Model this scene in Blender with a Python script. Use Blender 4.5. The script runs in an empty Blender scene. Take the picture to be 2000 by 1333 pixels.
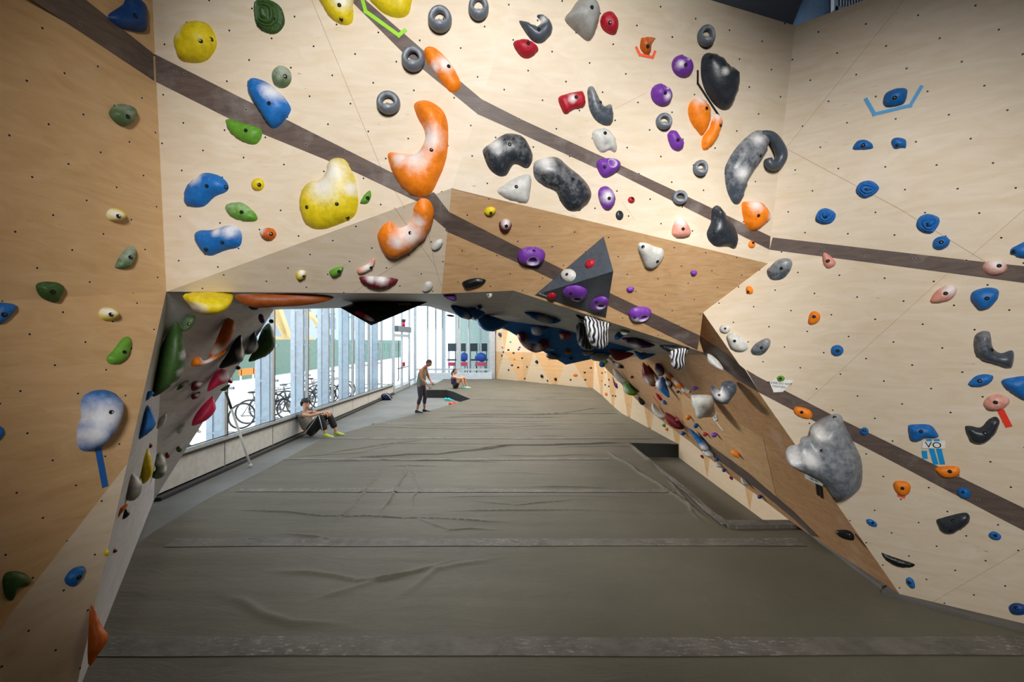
import bpy, bmesh, math, random
from mathutils import Vector, Matrix, noise
from mathutils.bvhtree import BVHTree
from mathutils.geometry import delaunay_2d_cdt

random.seed(4)
C = bpy.context.scene.collection
V = Vector

# ------------------------------------------------------------------ camera, world, lights, exposure
F, HX, HY, CZ = 890.0, 1000.0, 666.5, 2.3
cam_d = bpy.data.cameras.new('camera'); cam = bpy.data.objects.new('camera', cam_d); C.objects.link(cam)
cam_d.sensor_width = 36; cam_d.lens = F * 36 / 2000; cam_d.clip_end = 400; cam_d.clip_start = .05
cam.location = (0, 0, CZ); cam.rotation_euler = (math.pi / 2, 0, 0)
sc = bpy.context.scene
sc.camera = cam
sc.view_settings.view_transform = 'Standard'; sc.view_settings.look = 'None'
sc.view_settings.gamma = 1; sc.view_settings.use_curve_mapping = False
sc.view_settings.exposure = 0.0
sc.cycles.use_denoising = True
sc.cycles.max_bounces = 6; sc.cycles.diffuse_bounces = 3; sc.cycles.transparent_max_bounces = 12
sc.cycles.caustics_reflective = False; sc.cycles.caustics_refractive = False
sc.cycles.sample_clamp_indirect = 5

w = bpy.data.worlds.new('sky'); sc.world = w; w.use_nodes = True
w.node_tree.nodes['Background'].inputs[0].default_value = (.80, .90, 1, 1)
w.node_tree.nodes['Background'].inputs[1].default_value = 2.6

def light(name, kind, loc, target, energy, color=(1, 1, 1), **kw):
    d = bpy.data.lights.new(name, kind); d.energy = energy; d.color = color
    for k, v in kw.items(): setattr(d, k, v)
    o = bpy.data.objects.new(name, d); C.objects.link(o); o.location = loc
    o.rotation_euler = (V(target) - V(loc)).to_track_quat('-Z', 'Y').to_euler()
    return o
light('gym_spot_lamp', 'SPOT', (.4, -2.0, 4.5), (-.40, 3.7, 2.80), 1520, (1, .985, .965), spot_size=math.radians(53), spot_blend=.25, shadow_soft_size=.7)
light('gym_spot_lamp.001', 'SPOT', (.6, -2.0, 4.3), (2.65, 3.8, 2.0), 1230, (1, .98, .95), spot_size=math.radians(46), spot_blend=.4, shadow_soft_size=.7)
light('gym_spot_lamp.002', 'SPOT', (.5, -2.0, 4.7), (.9, 3.6, 4.9), 50, (1, .98, .955), spot_size=math.radians(34), spot_blend=.9, shadow_soft_size=.7)
light('arch_lamp', 'AREA', (-4.2, 9.8, 3.3), (2.6, 6.2, 1.5), 72, (1, .98, .94), shape='RECTANGLE', size=1.6, size_y=.6, spread=math.radians(80))
light('arch_lamp.001', 'AREA', (2.6, 12, 3.4), (-3.4, 5.4, 1.5), 60, (.97, .98, 1), shape='RECTANGLE', size=1.6, size_y=.6, spread=math.radians(60))
light('duct_lamp', 'AREA', (1.5, 4.7, 5.5), (4.2, 5.8, 6.6), 22, (.85, .92, 1), shape='RECTANGLE', size=.5, size_y=.3)
light('hall_lamp', 'AREA', (-.6, 19, 6.3), (-.6, 19, 0), 950, (1, .96, .90), shape='RECTANGLE', size=6, size_y=7)
light('hall_lamp.001', 'AREA', (-.6, 11.5, 5.6), (-.6, 10, 0), 250, (1, .97, .92), shape='RECTANGLE', size=6, size_y=4)
light('sun', 'SUN', (-20, 10, 30), (-22, 14, 0), 4.5, (1, .98, .95), angle=.05)
light('open_sky', 'SUN', (-40, 42, 4), (0, 8, 1), 6, (.92, .96, 1), angle=.9)

# ------------------------------------------------------------------ helpers
def s2l(c):
    c = c / 255.0
    return c / 12.92 if c <= .04045 else ((c + .055) / 1.055) ** 2.4
def rgb(r, g, b): return (s2l(r), s2l(g), s2l(b), 1)
def ray(px, py): return V(((px - HX) / F, 1, -(py - HY) / F))
def P(px, py, d): return V((0, 0, CZ)) + ray(px, py) * d
def G(px, py, z=0): return P(px, py, (CZ - z) * F / (py - HY))
def pix(v):
    return (HX + v.x / v.y * F, HY - (v.z - CZ) / v.y * F)
class Pl:
    def __init__(s, a, b, c):
        s.n = (b - a).cross(c - a).normalized(); s.p = a
        if s.n.dot(a - V((0, 0, CZ))) > 0: s.n = -s.n
        s.u = V((0, 0, 1)).cross(s.n)
        s.u = s.u.normalized() if s.u.length > .05 else V((1, 0, 0))
        s.v = s.n.cross(s.u)
    def at(s, px, py, off=0):
        r = ray(px, py); o = V((0, 0, CZ))
        t = s.n.dot(s.p + s.n * off - o) / s.n.dot(r)
        return o + r * t
    def uv(s, q): return (s.u.dot(q), s.v.dot(q))

def tag(o, label=None, cat=None, group=None, kind=None):
    if label: o['label'] = label
    if cat: o['category'] = cat
    if group: o['group'] = group
    if kind: o['kind'] = kind
    return o
def link(name, me, parent=None, loc=None):
    o = bpy.data.objects.new(name, me); C.objects.link(o)
    if parent: o.parent = parent
    if loc is not None: o.location = loc
    return o
def empty(name, loc, rz=0, **kw):
    o = link(name, None, loc=loc); o.rotation_euler = (0, 0, rz); return tag(o, **kw)
class MB:
    """collects shapes into one mesh"""
    def __init__(s): s.v = []; s.f = []; s.m = []; s.uvs = []; s.sm = []
    def poly(s, pts, m=0, uv=None, smooth=False):
        b = len(s.v); s.v += [V(p) for p in pts]; s.f.append(list(range(b, b + len(pts)))); s.m.append(m)
        s.uvs.append(uv or [(p[0], p[1]) for p in pts]); s.sm.append(smooth)
    def raw(s, vs, fs, m=0, smooth=True):
        b = len(s.v); s.v += [V(p) for p in vs]
        for f in fs:
            s.f.append([b + i for i in f]); s.m.append(m); s.uvs.append([(0, 0)] * len(f)); s.sm.append(smooth)
    def box(s, c, size, m=0, rot=None):
        c = V(c); h = V(size) / 2
        vs = [V((x, y, z)) for x in (-h.x, h.x) for y in (-h.y, h.y) for z in (-h.z, h.z)]
        if rot: vs = [rot @ q for q in vs]
        s.raw([c + q for q in vs], [(0, 1, 3, 2), (4, 6, 7, 5), (0, 4, 5, 1), (2, 3, 7, 6), (0, 2, 6, 4), (1, 5, 7, 3)], m, False)
    def bar(s, a, b, wd, ht=None, m=0):
        a, b = V(a), V(b); d = b - a; q = d.to_track_quat('Y', 'Z').to_matrix()
        s.box((a + b) / 2, (wd, d.length, ht or wd), m, q)
    def tube(s, pts, r, n=8, m=0, closed=False, caps=True):
        pts = [V(p) for p in pts]; N = len(pts); rs = r if isinstance(r, (list, tuple)) else [r] * N
        vs, fs = [], []; up = None
        for i, p in enumerate(pts):
            a = pts[(i - 1) % N] if (closed or i) else p; b = pts[(i + 1) % N] if (closed or i < N - 1) else p
            t = (b - a).normalized()
            if up is None: up = t.orthogonal().normalized()
            up = (up - t * up.dot(t)).normalized(); sd = t.cross(up)
            for k in range(n):
                an = 2 * math.pi * k / n; vs.append(p + (up * math.cos(an) + sd * math.sin(an)) * rs[i])
        for i in range(N if closed else N - 1):
            j = (i + 1) % N
            for k in range(n): fs.append((i * n + k, i * n + (k + 1) % n, j * n + (k + 1) % n, j * n + k))
        if caps and not closed: fs.append(tuple(range(n))[::-1]); fs.append(tuple((N - 1) * n + k for k in range(n)))
        s.raw(vs, fs, m, True)
    def ell(s, c, r, rot=None, m=0, n=14, k=9, fn=None):
        c = V(c); vs, fs = [], []
        for i in range(k + 1):
            a = math.pi * i / k
            for j in range(n):
                b = 2 * math.pi * j / n; q = V((math.sin(a) * math.cos(b) * r[0], math.sin(a) * math.sin(b) * r[1], math.cos(a) * r[2]))
                if fn: q = fn(q)
                if rot: q = rot @ q
                vs.append(c + q)
        for i in range(k):
            for j in range(n): fs.append((i * n + j, (i + 1) * n + j, (i + 1) * n + (j + 1) % n, i * n + (j + 1) % n))
        s.raw(vs, fs, m, True)
    def build(s, name, mats, parent=None, loc=None, off=None):
        me = bpy.data.meshes.new(name)
        o0 = V(off) if off is not None else V((0, 0, 0))
        me.from_pydata([q - o0 for q in s.v], [], s.f)
        for m in (mats if isinstance(mats, (list, tuple)) else [mats]): me.materials.append(m)
        uvl = me.uv_layers.new(name='UVMap')
        for p in me.polygons:
            p.material_index = s.m[p.index]; p.use_smooth = s.sm[p.index]
            for li, uv in zip(p.loop_indices, s.uvs[p.index]): uvl.data[li].uv = uv
        me.validate()
        return link(name, me, parent, loc)

# ------------------------------------------------------------------ materials
class NT:
    def __init__(s, name):
        s.mat = bpy.data.materials.new(name); s.mat.use_nodes = True; s.t = s.mat.node_tree; s.b = s.t.nodes['Principled BSDF']
    def n(s, typ, **kw):
        nd = s.t.nodes.new(typ)
        for k, v in kw.items():
            if k in ('operation', 'blend_type', 'data_type', 'attribute_name', 'feature', 'wave_type', 'bands_direction', 'noise_dimensions'): setattr(nd, k, v)
        return nd
    def l(s, a, b): s.t.links.new(a, b)
    def math(s, op, a, b=None):
        nd = s.n('ShaderNodeMath', operation=op)
        for i, x in enumerate((a, b)):
            if x is None: continue
            if isinstance(x, (int, float)): nd.inputs[i].default_value = x
            else: s.l(x, nd.inputs[i])
        return nd.outputs[0]
    def ramp(s, f, stops):
        nd = s.n('ShaderNodeValToRGB'); s.l(f, nd.inputs[0]); cr = nd.color_ramp
        while len(cr.elements) < len(stops): cr.elements.new(.5)
        for e, (p, c) in zip(cr.elements, stops): e.position = p; e.color = c if len(c) == 4 else (*c, 1)
        return nd.outputs[0]
    def mix(s, f, a, b, bt='MIX'):
        nd = s.n('ShaderNodeMix', data_type='RGBA', blend_type=bt)
        for i, x in ((0, f), (6, a), (7, b)):
            if isinstance(x, (int, float)): nd.inputs[i].default_value = x
            elif isinstance(x, tuple): nd.inputs[i].default_value = x
            else: s.l(x, nd.inputs[i])
        return nd.outputs[2]
    def noise(s, vec, scale, detail=3, rough=.5, dist=0):
        nd = s.n('ShaderNodeTexNoise'); s.l(vec, nd.inputs['Vector'])
        nd.inputs['Scale'].default_value = scale; nd.inputs['Detail'].default_value = detail
        nd.inputs['Roughness'].default_value = rough; nd.inputs['Distortion'].default_value = dist
        return nd.outputs['Fac']
    def mapping(s, vec, scale=(1, 1, 1), rot=(0, 0, 0)):
        nd = s.n('ShaderNodeMapping'); s.l(vec, nd.inputs[0]); nd.inputs['Scale'].default_value = scale; nd.inputs['Rotation'].default_value = rot
        return nd.outputs[0]
    def bump(s, h, strength, dist=.01):
        nd = s.n('ShaderNodeBump'); s.l(h, nd.inputs['Height']); nd.inputs['Strength'].default_value = strength; nd.inputs['Distance'].default_value = dist
        s.l(nd.outputs[0], s.b.inputs['Normal'])
    def out(s, col=None, rough=None):
        if col is not None:
            if isinstance(col, tuple): s.b.inputs['Base Color'].default_value = col
            else: s.l(col, s.b.inputs['Base Color'])
        if rough is not None: s.b.inputs['Roughness'].default_value = rough
        return s.mat
def plain(name, col, rough=.6, metal=0, spec=None):
    m = NT(name); tc = m.n('ShaderNodeTexCoord').outputs['Object']
    n1 = m.noise(tc, 9, 4)
    c = m.mix(m.ramp(n1, [(.3, (0, 0, 0, 1)), (.75, (1, 1, 1, 1))]), tuple(x * .86 for x in col[:3]) + (1,), tuple(min(1, x * 1.08) for x in col[:3]) + (1,))
    m.b.inputs['Metallic'].default_value = metal
    return m.out(c, rough)

def plywood(name, base, dark, chalk=.16, stripe=False, holes=True, grain=1.0, scuff=.5, sheen=.35):
    m = NT(name); uv = m.n('ShaderNodeUVMap').outputs[0]; tc = m.n('ShaderNodeTexCoord').outputs['Object']
    # figure of the veneer: stretched, distorted noise
    g = m.noise(m.mapping(uv, (1.3, 5.5, 1), (0, 0, .5)), 1.6 * grain, 6, .62, 1.6)
    fine = m.noise(m.mapping(uv, (6, 60, 1), (0, 0, .5)), 3, 3, .6)
    col = m.mix(m.ramp(g, [(.25, (0, 0, 0, 1)), (.72, (1, 1, 1, 1))]), dark, base)
    col = m.mix(m.math('MULTIPLY', m.ramp(fine, [(.45, (0, 0, 0, 1)), (.75, (1, 1, 1, 1))]), .18), col, dark)
    # knots
    vo = m.n('ShaderNodeTexVoronoi'); m.l(m.mapping(uv, (1.0, 1.35, 1)), vo.inputs['Vector']); vo.inputs['Scale'].default_value = 1.15
    kn = m.ramp(vo.outputs['Distance'], [(.0, (1, 1, 1, 1)), (.035, (.35, .35, .35, 1)), (.11, (0, 0, 0, 1))])
    if not stripe: col = m.mix(m.math('MULTIPLY', kn, .5), col, rgb(176, 128, 78))
    # chalk dust and shoe scuffs
    ck = m.ramp(m.noise(tc, 2.1, 5, .6), [(.56, (0, 0, 0, 1)), (.78, (1, 1, 1, 1))])
    col = m.mix(m.math('MULTIPLY', ck, chalk), col, (.9, .88, .84, 1))
    sc1 = m.noise(m.mapping(uv, (3, 26, 1), (0, 0, 1.0)), 3.2, 2, .5, .4); sc2 = m.noise(tc, 1.7, 2)
    sm_ = m.math('MULTIPLY', m.ramp(sc1, [(.70, (0, 0, 0, 1)), (.74, (1, 1, 1, 1))]), m.ramp(sc2, [(.5, (0, 0, 0, 1)), (.62, (1, 1, 1, 1))]))
    col = m.mix(m.math('MULTIPLY', sm_, scuff), col, rgb(105, 92, 78))
    if holes:   # staggered grid of T-nut holes, in metres on the panel
        sx = m.n('ShaderNodeSeparateXYZ'); m.l(m.mapping(uv, (1, 1, 1), (0, 0, .16)), sx.inputs[0])
        vv = m.math('DIVIDE', sx.outputs[1], .17); row = m.math('FLOOR', vv); fv = m.math('MULTIPLY', m.math('SUBTRACT', m.math('SUBTRACT', vv, row), .5), .17)
        odd = m.math('MULTIPLY', m.math('FLOORED_MODULO', row, 2), .5)
        uu = m.math('ADD', m.math('DIVIDE', sx.outputs[0], .30), odd)
        fu = m.math('MULTIPLY', m.math('SUBTRACT', m.math('FRACT', uu), .5), .30)
        dd = m.math('SQRT', m.math('ADD', m.math('MULTIPLY', fu, fu), m.math('MULTIPLY', fv, fv)))
        hole = m.math('LESS_THAN', dd, .0066); rim = m.math('SUBTRACT', m.math('LESS_THAN', dd, .0092), hole)
        col = m.mix(m.math('MULTIPLY', rim, .35), col, (.8, .75, .68, 1))
        col = m.mix(hole, col, (.018, .016, .015, 1))
        m.bump(m.math('MULTIPLY', hole, -1.0), .8, .01)
    m.b.inputs['Specular IOR Level'].default_value = sheen
    return m.out(col, .48)
M = {}
M['ply'] = plywood('birch plywood', rgb(228, 214, 194), rgb(214, 194, 164))
M['ply_left'] = plywood('birch plywood, amber', rgb(220, 184, 138), rgb(198, 158, 110), chalk=.1)
M['ply_brown'] = plywood('red birch plywood', rgb(220, 182, 136), rgb(192, 148, 102), grain=1.6, chalk=.15)
M['ply_inner'] = plywood('red birch plywood, scuffed', rgb(206, 162, 118), rgb(176, 130, 90), grain=2.0, chalk=.3)
M['ply_grey'] = plywood('worn plywood', rgb(208, 208, 212), rgb(176, 174, 176), chalk=.35, holes=False)
M['stripe'] = plywood('grey stained plywood', rgb(112, 96, 88), rgb(80, 68, 64), stripe=True, chalk=.2, grain=1.8, scuff=.2)
M['seam'] = plain('panel joint', rgb(186, 162, 130), .8)
def chip(name, col, rough=.55, kind=None, chalkc=(.86, .85, .84, 1)):
    m = NT(name); tc = m.n('ShaderNodeTexCoord').outputs['Object']
    at = m.math('MULTIPLY', m.n('ShaderNodeAttribute', attribute_name='chalk').outputs['Fac'], .86)
    n1 = m.noise(tc, 22, 5, .65); n2 = m.noise(tc, 130, 2, .5)
    base = m.mix(m.ramp(n1, [(.35, (0, 0, 0, 1)), (.7, (1, 1, 1, 1))]), tuple(x * .8 for x in col[:3]) + (1,), tuple(min(1, x * 1.1) for x in col[:3]) + (1,))
    if kind == 'wave':
        wv = m.n('ShaderNodeTexWave', wave_type='BANDS', bands_direction='X'); m.l(tc, wv.inputs['Vector'])
        wv.inputs['Scale'].default_value = 9; wv.inputs['Distortion'].default_value = 7; wv.inputs['Detail'].default_value = 1.5; wv.inputs['Detail Scale'].default_value = .7
        base = m.mix(m.ramp(m.math('ADD', wv.outputs['Fac'], m.math('MULTIPLY', at, .3)), [(.5, (0, 0, 0, 1)), (.72, (1, 1, 1, 1))]), (.015, .016, .018, 1), m.mix(at, (.10, .105, .11, 1), (.92, .93, .96, 1)))
        m.bump(wv.outputs['Fac'], .8, .02)
    else:
        f = m.math('ADD', at, m.math('MULTIPLY', m.math('SUBTRACT', n1, .5), .62))
        f = m.math('MULTIPLY', m.ramp(f, [(.15, (0, 0, 0, 1)), (.95, (1, 1, 1, 1))]), .84)
        base = m.mix(f, base, chalkc)
        speck = m.math('MULTIPLY', m.ramp(n2, [(.66, (0, 0, 0, 1)), (.74, (1, 1, 1, 1))]), .12)
        base = m.mix(speck, base, chalkc)
        m.bump(m.noise(tc, 60, 4, .6), .18, .01)
    m.b.inputs['Specular IOR Level'].default_value = .4
    return m.out(base, rough)
COL = dict(blue=(22, 108, 186), dblue=(16, 66, 130), green=(96, 152, 44), dgreen=(52, 84, 34), olive=(88, 112, 72), yellow=(226, 202, 22), orange=(246, 134, 22), dorange=(200, 96, 20),
           red=(176, 22, 44), maroon=(108, 14, 30), black=(46, 51, 58), jet=(16, 17, 19), grey=(104, 113, 124), slate=(74, 82, 92), white=(206, 206, 200), lgrey=(160, 160, 156),
           purple=(116, 54, 162), dpurple=(70, 30, 92), pink=(228, 158, 140), rose=(204, 34, 78), cyan=(60, 190, 200), brown=(150, 74, 24))
for k, c in COL.items(): M[k] = chip(k + ' resin', rgb(*c), .35 if k in ('black', 'jet', 'slate', 'grey') else .5)
M['wave'] = chip('black and white ridged resin', rgb(30, 30, 32), .4, 'wave')
M['boltm'] = plain('bolt steel', rgb(90, 90, 92), .35, .9)
M['dark'] = plain('bolt recess', rgb(12, 12, 13), .9)
# ------------------------------------------------------------------ the climbing wall: corner points in space
C1 = P(1500, 515, 4.1); E = G(1762, 1168); FF = G(2330, 1305)
R = Pl(C1, E, FF)
C0 = R.at(1553, 50); TR = R.at(1775, -32); TR2 = R.at(2350, -260)
D = R.at(1373, 611)
B1 = P(882, 368, 3.5)
FRp = Pl(B1, C1, C0)
B0 = FRp.at(1040, -105)
A1 = P(325, 570, 3.6)
FLp = Pl(A1, B1, B0)
A0 = FLp.at(288, -210); B0t = FLp.at(1075, -230)
BRp = Pl(B1, C1, D); L1 = BRp.at(862, 574); L2 = BRp.at(1003, 568); BLp = Pl(A1, B1, L1)
IN = Pl(D, E, V((3.5, 6.6, 0)))
J = BRp.at(1366, 665); L3 = BRp.at(1374, 689); Ji = IN.at(1366, 665); L3i = IN.at(1374, 689)
# left pillar
PB = G(140, 1385); PE = A1.lerp(PB, .47)
Q0 = P(-200, -260, 2.15); Q1 = P(-220, 600, 2.2); Q2 = G(-260, 1640)
LT1 = P(25, 1195, 2.62)
LPa = Pl(A0, A1, Q1); LPb = Pl(A1, PE, Q1); LPc = Pl(PE, LT1, PB)
# inner left
IL0 = G(300, 979); IL1 = P(535, 605, 6.0)
ILp = Pl(A1, PB, IL0); ILq = Pl(A1, IL0, IL1)
# arch soffit
S1 = P(835, 598, 6.6); S2 = P(972, 640, 8.2); S3 = IN.at(1163, 700)
SOp = Pl(A1, L1, S1)
INF = []   # facets for ray casting
def facet(mb, pts, m=0, plane=None):
    pl = plane or Pl(pts[0], pts[1], pts[2])
    if len(pts) > 3:
        for i in range(1, len(pts) - 1): INF.append((pts[0], pts[i], pts[i + 1]))
    else: INF.append(tuple(pts))
    mb.poly(pts, m, [pl.uv(q) for q in pts])
def strip(name, pl, pix_pts, mat, parent=None, off=.0015):
    mb = MB(); pts = [pl.at(x, y, off) for x, y in pix_pts]
    mb.poly(pts, 0, [pl.uv(q) for q in pts]); return mb.build(name, mat, parent)
def seams(mb, pl, lines, m=1, wd=.0035):
    for ln in lines:
        for a, b in zip(ln[:-1], ln[1:]):
            p, q = pl.at(*a, .001), pl.at(*b, .001); s = (q - p).cross(pl.n).normalized() * wd / 2
            mb.poly([p - s, q - s, q + s, p + s], m)
def struct(o): o['kind'] = 'structure'; return o

mb = MB()
facet(mb, [A0, A1, B1, B0, B0t], 0, FLp); facet(mb, [B0, B1, C1, C0], 0, FRp)
seams(mb, FLp, [[(609, 0), (742, 323), (790, 405)]])
seams(mb, FRp, [[(1200, 213), (1265, 180)], [(1240, 430), (1215, 395)]], 1, .002)
wf = struct(mb.build('wall_front', [M['ply'], M['seam']]))
strip('painted_stripe', FLp, [(299, 104), (473, 192), (560, 234), (763, 336), (848, 377), (813, 393), (684, 332), (631, 310), (516, 263), (446, 231), (301, 158)], M['stripe'], wf)
strip('painted_stripe', FLp, [(650, -60), (684, 0), (789, 105), (933, 223), (941, 194), (823, 95), (714, 0), (680, -60)][::-1], M['stripe'], wf)
strip('painted_stripe', FRp, [(941, 194), (1020, 234), (1168, 302), (1263, 347), (1368, 396), (1505, 462), (1503, 488), (1389, 431), (1205, 338), (1163, 328), (1000, 253), (933, 223)], M['stripe'], wf)

mb = MB()
facet(mb, [A1, L1, B1], 0, BLp)
facet(mb, [B1, L1, L2, L3, J, D, C1], 1, BRp)
BR2 = BRp
seams(mb, BLp, [[(822, 388), (850, 520)], [(770, 405), (850, 520), (862, 560)], [(690, 572), (800, 500), (822, 388)]], 2)
seams(mb, BRp, [[(882, 368), (1000, 400)]], 2)
wb = struct(mb.build('wall_front', [M['ply'], M['ply_brown'], M['seam']]))
strip('painted_stripe', BLp, [(813, 391), (848, 376), (878, 415), (874, 450), (847, 427)], M['stripe'], wb)
band = [(875, 413), (1000, 477), (1194, 574), (1367, 656), (1362, 684), (1189, 598), (1076, 544), (1000, 508), (868, 450)]
strip('painted_stripe', BRp, band, M['stripe'], wb, .003)

mb = MB()
facet(mb, [C0, C1, D, E, FF, TR2, TR], 0, R)
seams(mb, R, [[(1765, 0), (1535, 290), (1760, 410), (1925, 512)], [(2000, 410), (1897, 500)], [(1850, 535), (1575, 785)], [(2000, 1072), (1820, 1178)]], 1, .003)
wr = struct(mb.build('wall_right', [M['ply'], M['seam']]))
strip('painted_stripe', R, [(1509, 464), (1921, 512), (2000, 520), (2200, 545), (2200, 582), (2000, 553), (1743, 519), (1503, 488)], M['stripe'], wr)
strip('painted_stripe', R, [(1457, 722), (1480, 736), (1627, 812), (2000, 993), (2200, 1094), (2200, 1140), (1947, 1010), (1743, 902), (1559, 807), (1484, 768)], M['stripe'], wr)

mb = MB()
bot = [(1558, 1029), (1484, 972), (1420, 925), (1350, 865), (1300, 828), (1250, 788), (1205, 742), (1163, 700)]
ib = [IN.at(*q) for q in bot]
facet(mb, [L3i] + ib[::-1] + [E, D, Ji], 0, IN); facet(mb, [D, Ji, J], 0); facet(mb, [J, Ji, L3i, L3], 0)
seams(mb, IN, [[(1297, 745), (1335, 845)], [(1410, 760), (1490, 870), (1520, 1000)], [(1420, 815), (1490, 855)], [(1373, 611), (1550, 1020)]], 1, .006)
wi = struct(mb.build('wall_inner_right', [M['ply_inner'], M['seam']]))
strip('painted_stripe', IN, [(1366, 656), (1420, 693), (1455, 722), (1484, 768), (1440, 742), (1394, 706), (1362, 684)], M['stripe'], wi, .003)
strip('painted_stripe', IN, [(1330, 826), (1385, 869), (1460, 923), (1550, 1000), (1600, 1050), (1585, 1047), (1550, 1014), (1482, 958), (1382, 884)], M['stripe'], wi, .003)
strip('darker_panel', IN, [(1417, 812), (1490, 856), (1518, 980), (1470, 930), (1400, 878), (1335, 826), (1330, 770)], M['ply_brown'], wi, .002)

mb = MB()
facet(mb, [A0, Q0, Q1, A1], 0, LPa); facet(mb, [A1, Q1, PE], 0, LPb); facet(mb, [PE, Q1, Q2, LT1], 0, Pl(PE, Q1, Q2)); facet(mb, [PE, LT1, PB], 1, LPc); facet(mb, [LT1, Q2, PB], 1)
wl = struct(mb.build('wall_left', [M['ply_left'], M['ply']]))
strip('painted_stripe', LPa, [(118, -40), (299, 104), (301, 158), (126, 42), (0, -41)], M['stripe'], wl)
mb = MB()
facet(mb, [A1, PB, IL0], 0, ILp); facet(mb, [A1, IL0, IL1], 0, ILq)
wil = struct(mb.build('wall_inner_left', [M['ply_grey']]))
mb = MB()
facet(mb, [A1, L1, S1], 0, SOp); facet(mb, [A1, S1, IL1], 0); facet(mb, [L1, L2, S2, S1], 0, Pl(L1, L2, S2)); facet(mb, [L2, L3, S3, S2], 0, Pl(L2, L3, S3)); facet(mb, [L3, L3i, S3], 0)
so = struct(mb.build('ceiling_arch', [M['ply_grey']]))
# back of the climbing structure (closes the hollow between the front wall and the hall)
mb = MB()
up = lambda p, z, dy=0: V((p.x, p.y + dy, z))
bk = [IL0, IL1, S1, S2, S3]
for a, b in zip(bk[1:-1], bk[2:]): mb.poly([a, b, up(b, 7, .6), up(a, 7, .6)])
a = bk[0]; mb.poly([a, bk[1], up(bk[1], 7, .6), V((-5.2, 6.6, 7))])
wk = struct(mb.build('wall_back_of_boulder', [M['ply_grey']]))

# ------------------------------------------------------------------ room shell
def tarp_z(d): return 0 if d < 14.5 else min(.3, (d - 14.5) * .0857)
def Gt(px, py):   # pixel onto the mat surface, which ramps up towards the back
    d = 5
    for _ in range(40): d = (CZ - tarp_z(d)) * F / (py - HY)*.5 + d*.5
    return P(px, py, d)
def matmat(name, a, b, dusty, scale=(1, 1, 1), fol=.5):
    m = NT(name); tc = m.n('ShaderNodeTexCoord').outputs['Object']
    n1 = m.noise(tc, .9, 6, .65); n2 = m.noise(m.mapping(tc, (1.1, 3.6, 1)), 1.5, 7, .66, 1.0); n3 = m.noise(tc, 240, 2)
    c = m.mix(m.ramp(n1, [(.3, (0, 0, 0, 1)), (.72, (1, 1, 1, 1))]), a, b)
    c = m.mix(m.math('MULTIPLY', m.ramp(m.noise(tc, 3.1, 7, .75), [(.58, (0, 0, 0, 1)), (.85, (1, 1, 1, 1))]), dusty), c, (.34, .33, .31, 1))
    c = m.mix(m.math('MULTIPLY', m.ramp(n3, [(.3, (0, 0, 0, 1)), (.8, (1, 1, 1, 1))]), .35), c, tuple(x * 1.5 for x in b[:3]) + (1,))
    m.bump(m.math('ADD', m.math('MULTIPLY', n2, fol), m.math('MULTIPLY', n3, .03)), .4, .08)
    return m.out(c, .72)
M['tarp'] = matmat('canvas mat cover', rgb(78, 75, 63), rgb(94, 90, 76), .16)
M['greyfloor'] = matmat('grey vinyl mat', rgb(88, 91, 90), rgb(116, 119, 117), .3, fol=.15)
M['skirt'] = matmat('black mat side', rgb(26, 27, 25), rgb(36, 36, 32), .15)
def velcro():
    m = NT('chalked velcro seam'); tc = m.n('ShaderNodeTexCoord').outputs['Object']
    c = m.mix(m.ramp(m.noise(tc, 4, 6, .7), [(.35, (0, 0, 0, 1)), (.65, (1, 1, 1, 1))]), rgb(84, 80, 72), rgb(112, 108, 100))
    st = m.noise(m.mapping(tc, (5, 16, 1), (0, 0, .5)), 2.2, 8, .8)
    msk = m.ramp(m.noise(tc, .9, 3), [(.42, (.12, .12, .12, 1)), (.6, (1, 1, 1, 1))])
    c = m.mix(m.math('MULTIPLY', msk, m.ramp(st, [(.54, (0, 0, 0, 1)), (.68, (1, 1, 1, 1))])), c, rgb(200, 196, 194))
    m.bump(st, .5, .02); return m.out(c, .7)
M['velcro'] = velcro(); M['border'] = matmat('grey edge tape', rgb(74, 72, 68), rgb(104, 101, 96), .3)
mb = MB(); mb.poly([(-5.3, -6, -.02), (9, -6, -.02), (9, 5.4, -.02), (-5.3, 5.4, -.02)]); mb.poly([(-5.3, 5.4, -.02), (2.6, 5.4, -.02), (.8, 24.6, -.02), (-5.3, 24.6, -.02)])
mb.poly([(1.2, 5.4, -.3), (6, 5.4, -.3), (6, 30, -.3), (1.2, 30, -.3)], 1)
fl = struct(mb.build('floor', [M['greyfloor'], M['tarp']]))
# mat surface with folds
left_px = [(-260, 1640), (150, 1300), (205, 1110), (300, 1040), (400, 978), (514, 921), (625, 860), (742, 826), (820, 808), (895, 787), (919, 780), (872, 763), (833, 763), (864, 743)]
lb = [Gt(*q) for q in left_px]; lb[0] = V((-4.5, -1.5, 0)); lb[1] = V((-4.2, 2.6, 0)); lb[11] = P(872, 763, 18.6); lb[12] = P(833, 763, 18.6); lb[13] = V((-3.6, 24.3, .3))
ch = [G(1228, 866), G(1327, 868), V((3.8, 10.2, 0)), V((3.8, 5.7, 0)), G(1425, 1028)]
outline = [V((q.x, q.y)) for q in lb] + [V((-.9, 24.3)), V((3.43, 19.4)), V((3.45, 15.5)), V((3.7, 10.4))] + [V((ch[1].x, ch[1].y)), V((ch[0].x, ch[0].y)), V((ch[4].x, ch[4].y)), V((3.62, ch[4].y)), V((3.62, 4.05)), V((5.6, 2.75)), V((8, 1.0)), V((8, -1.5))]
folds = []
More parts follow.
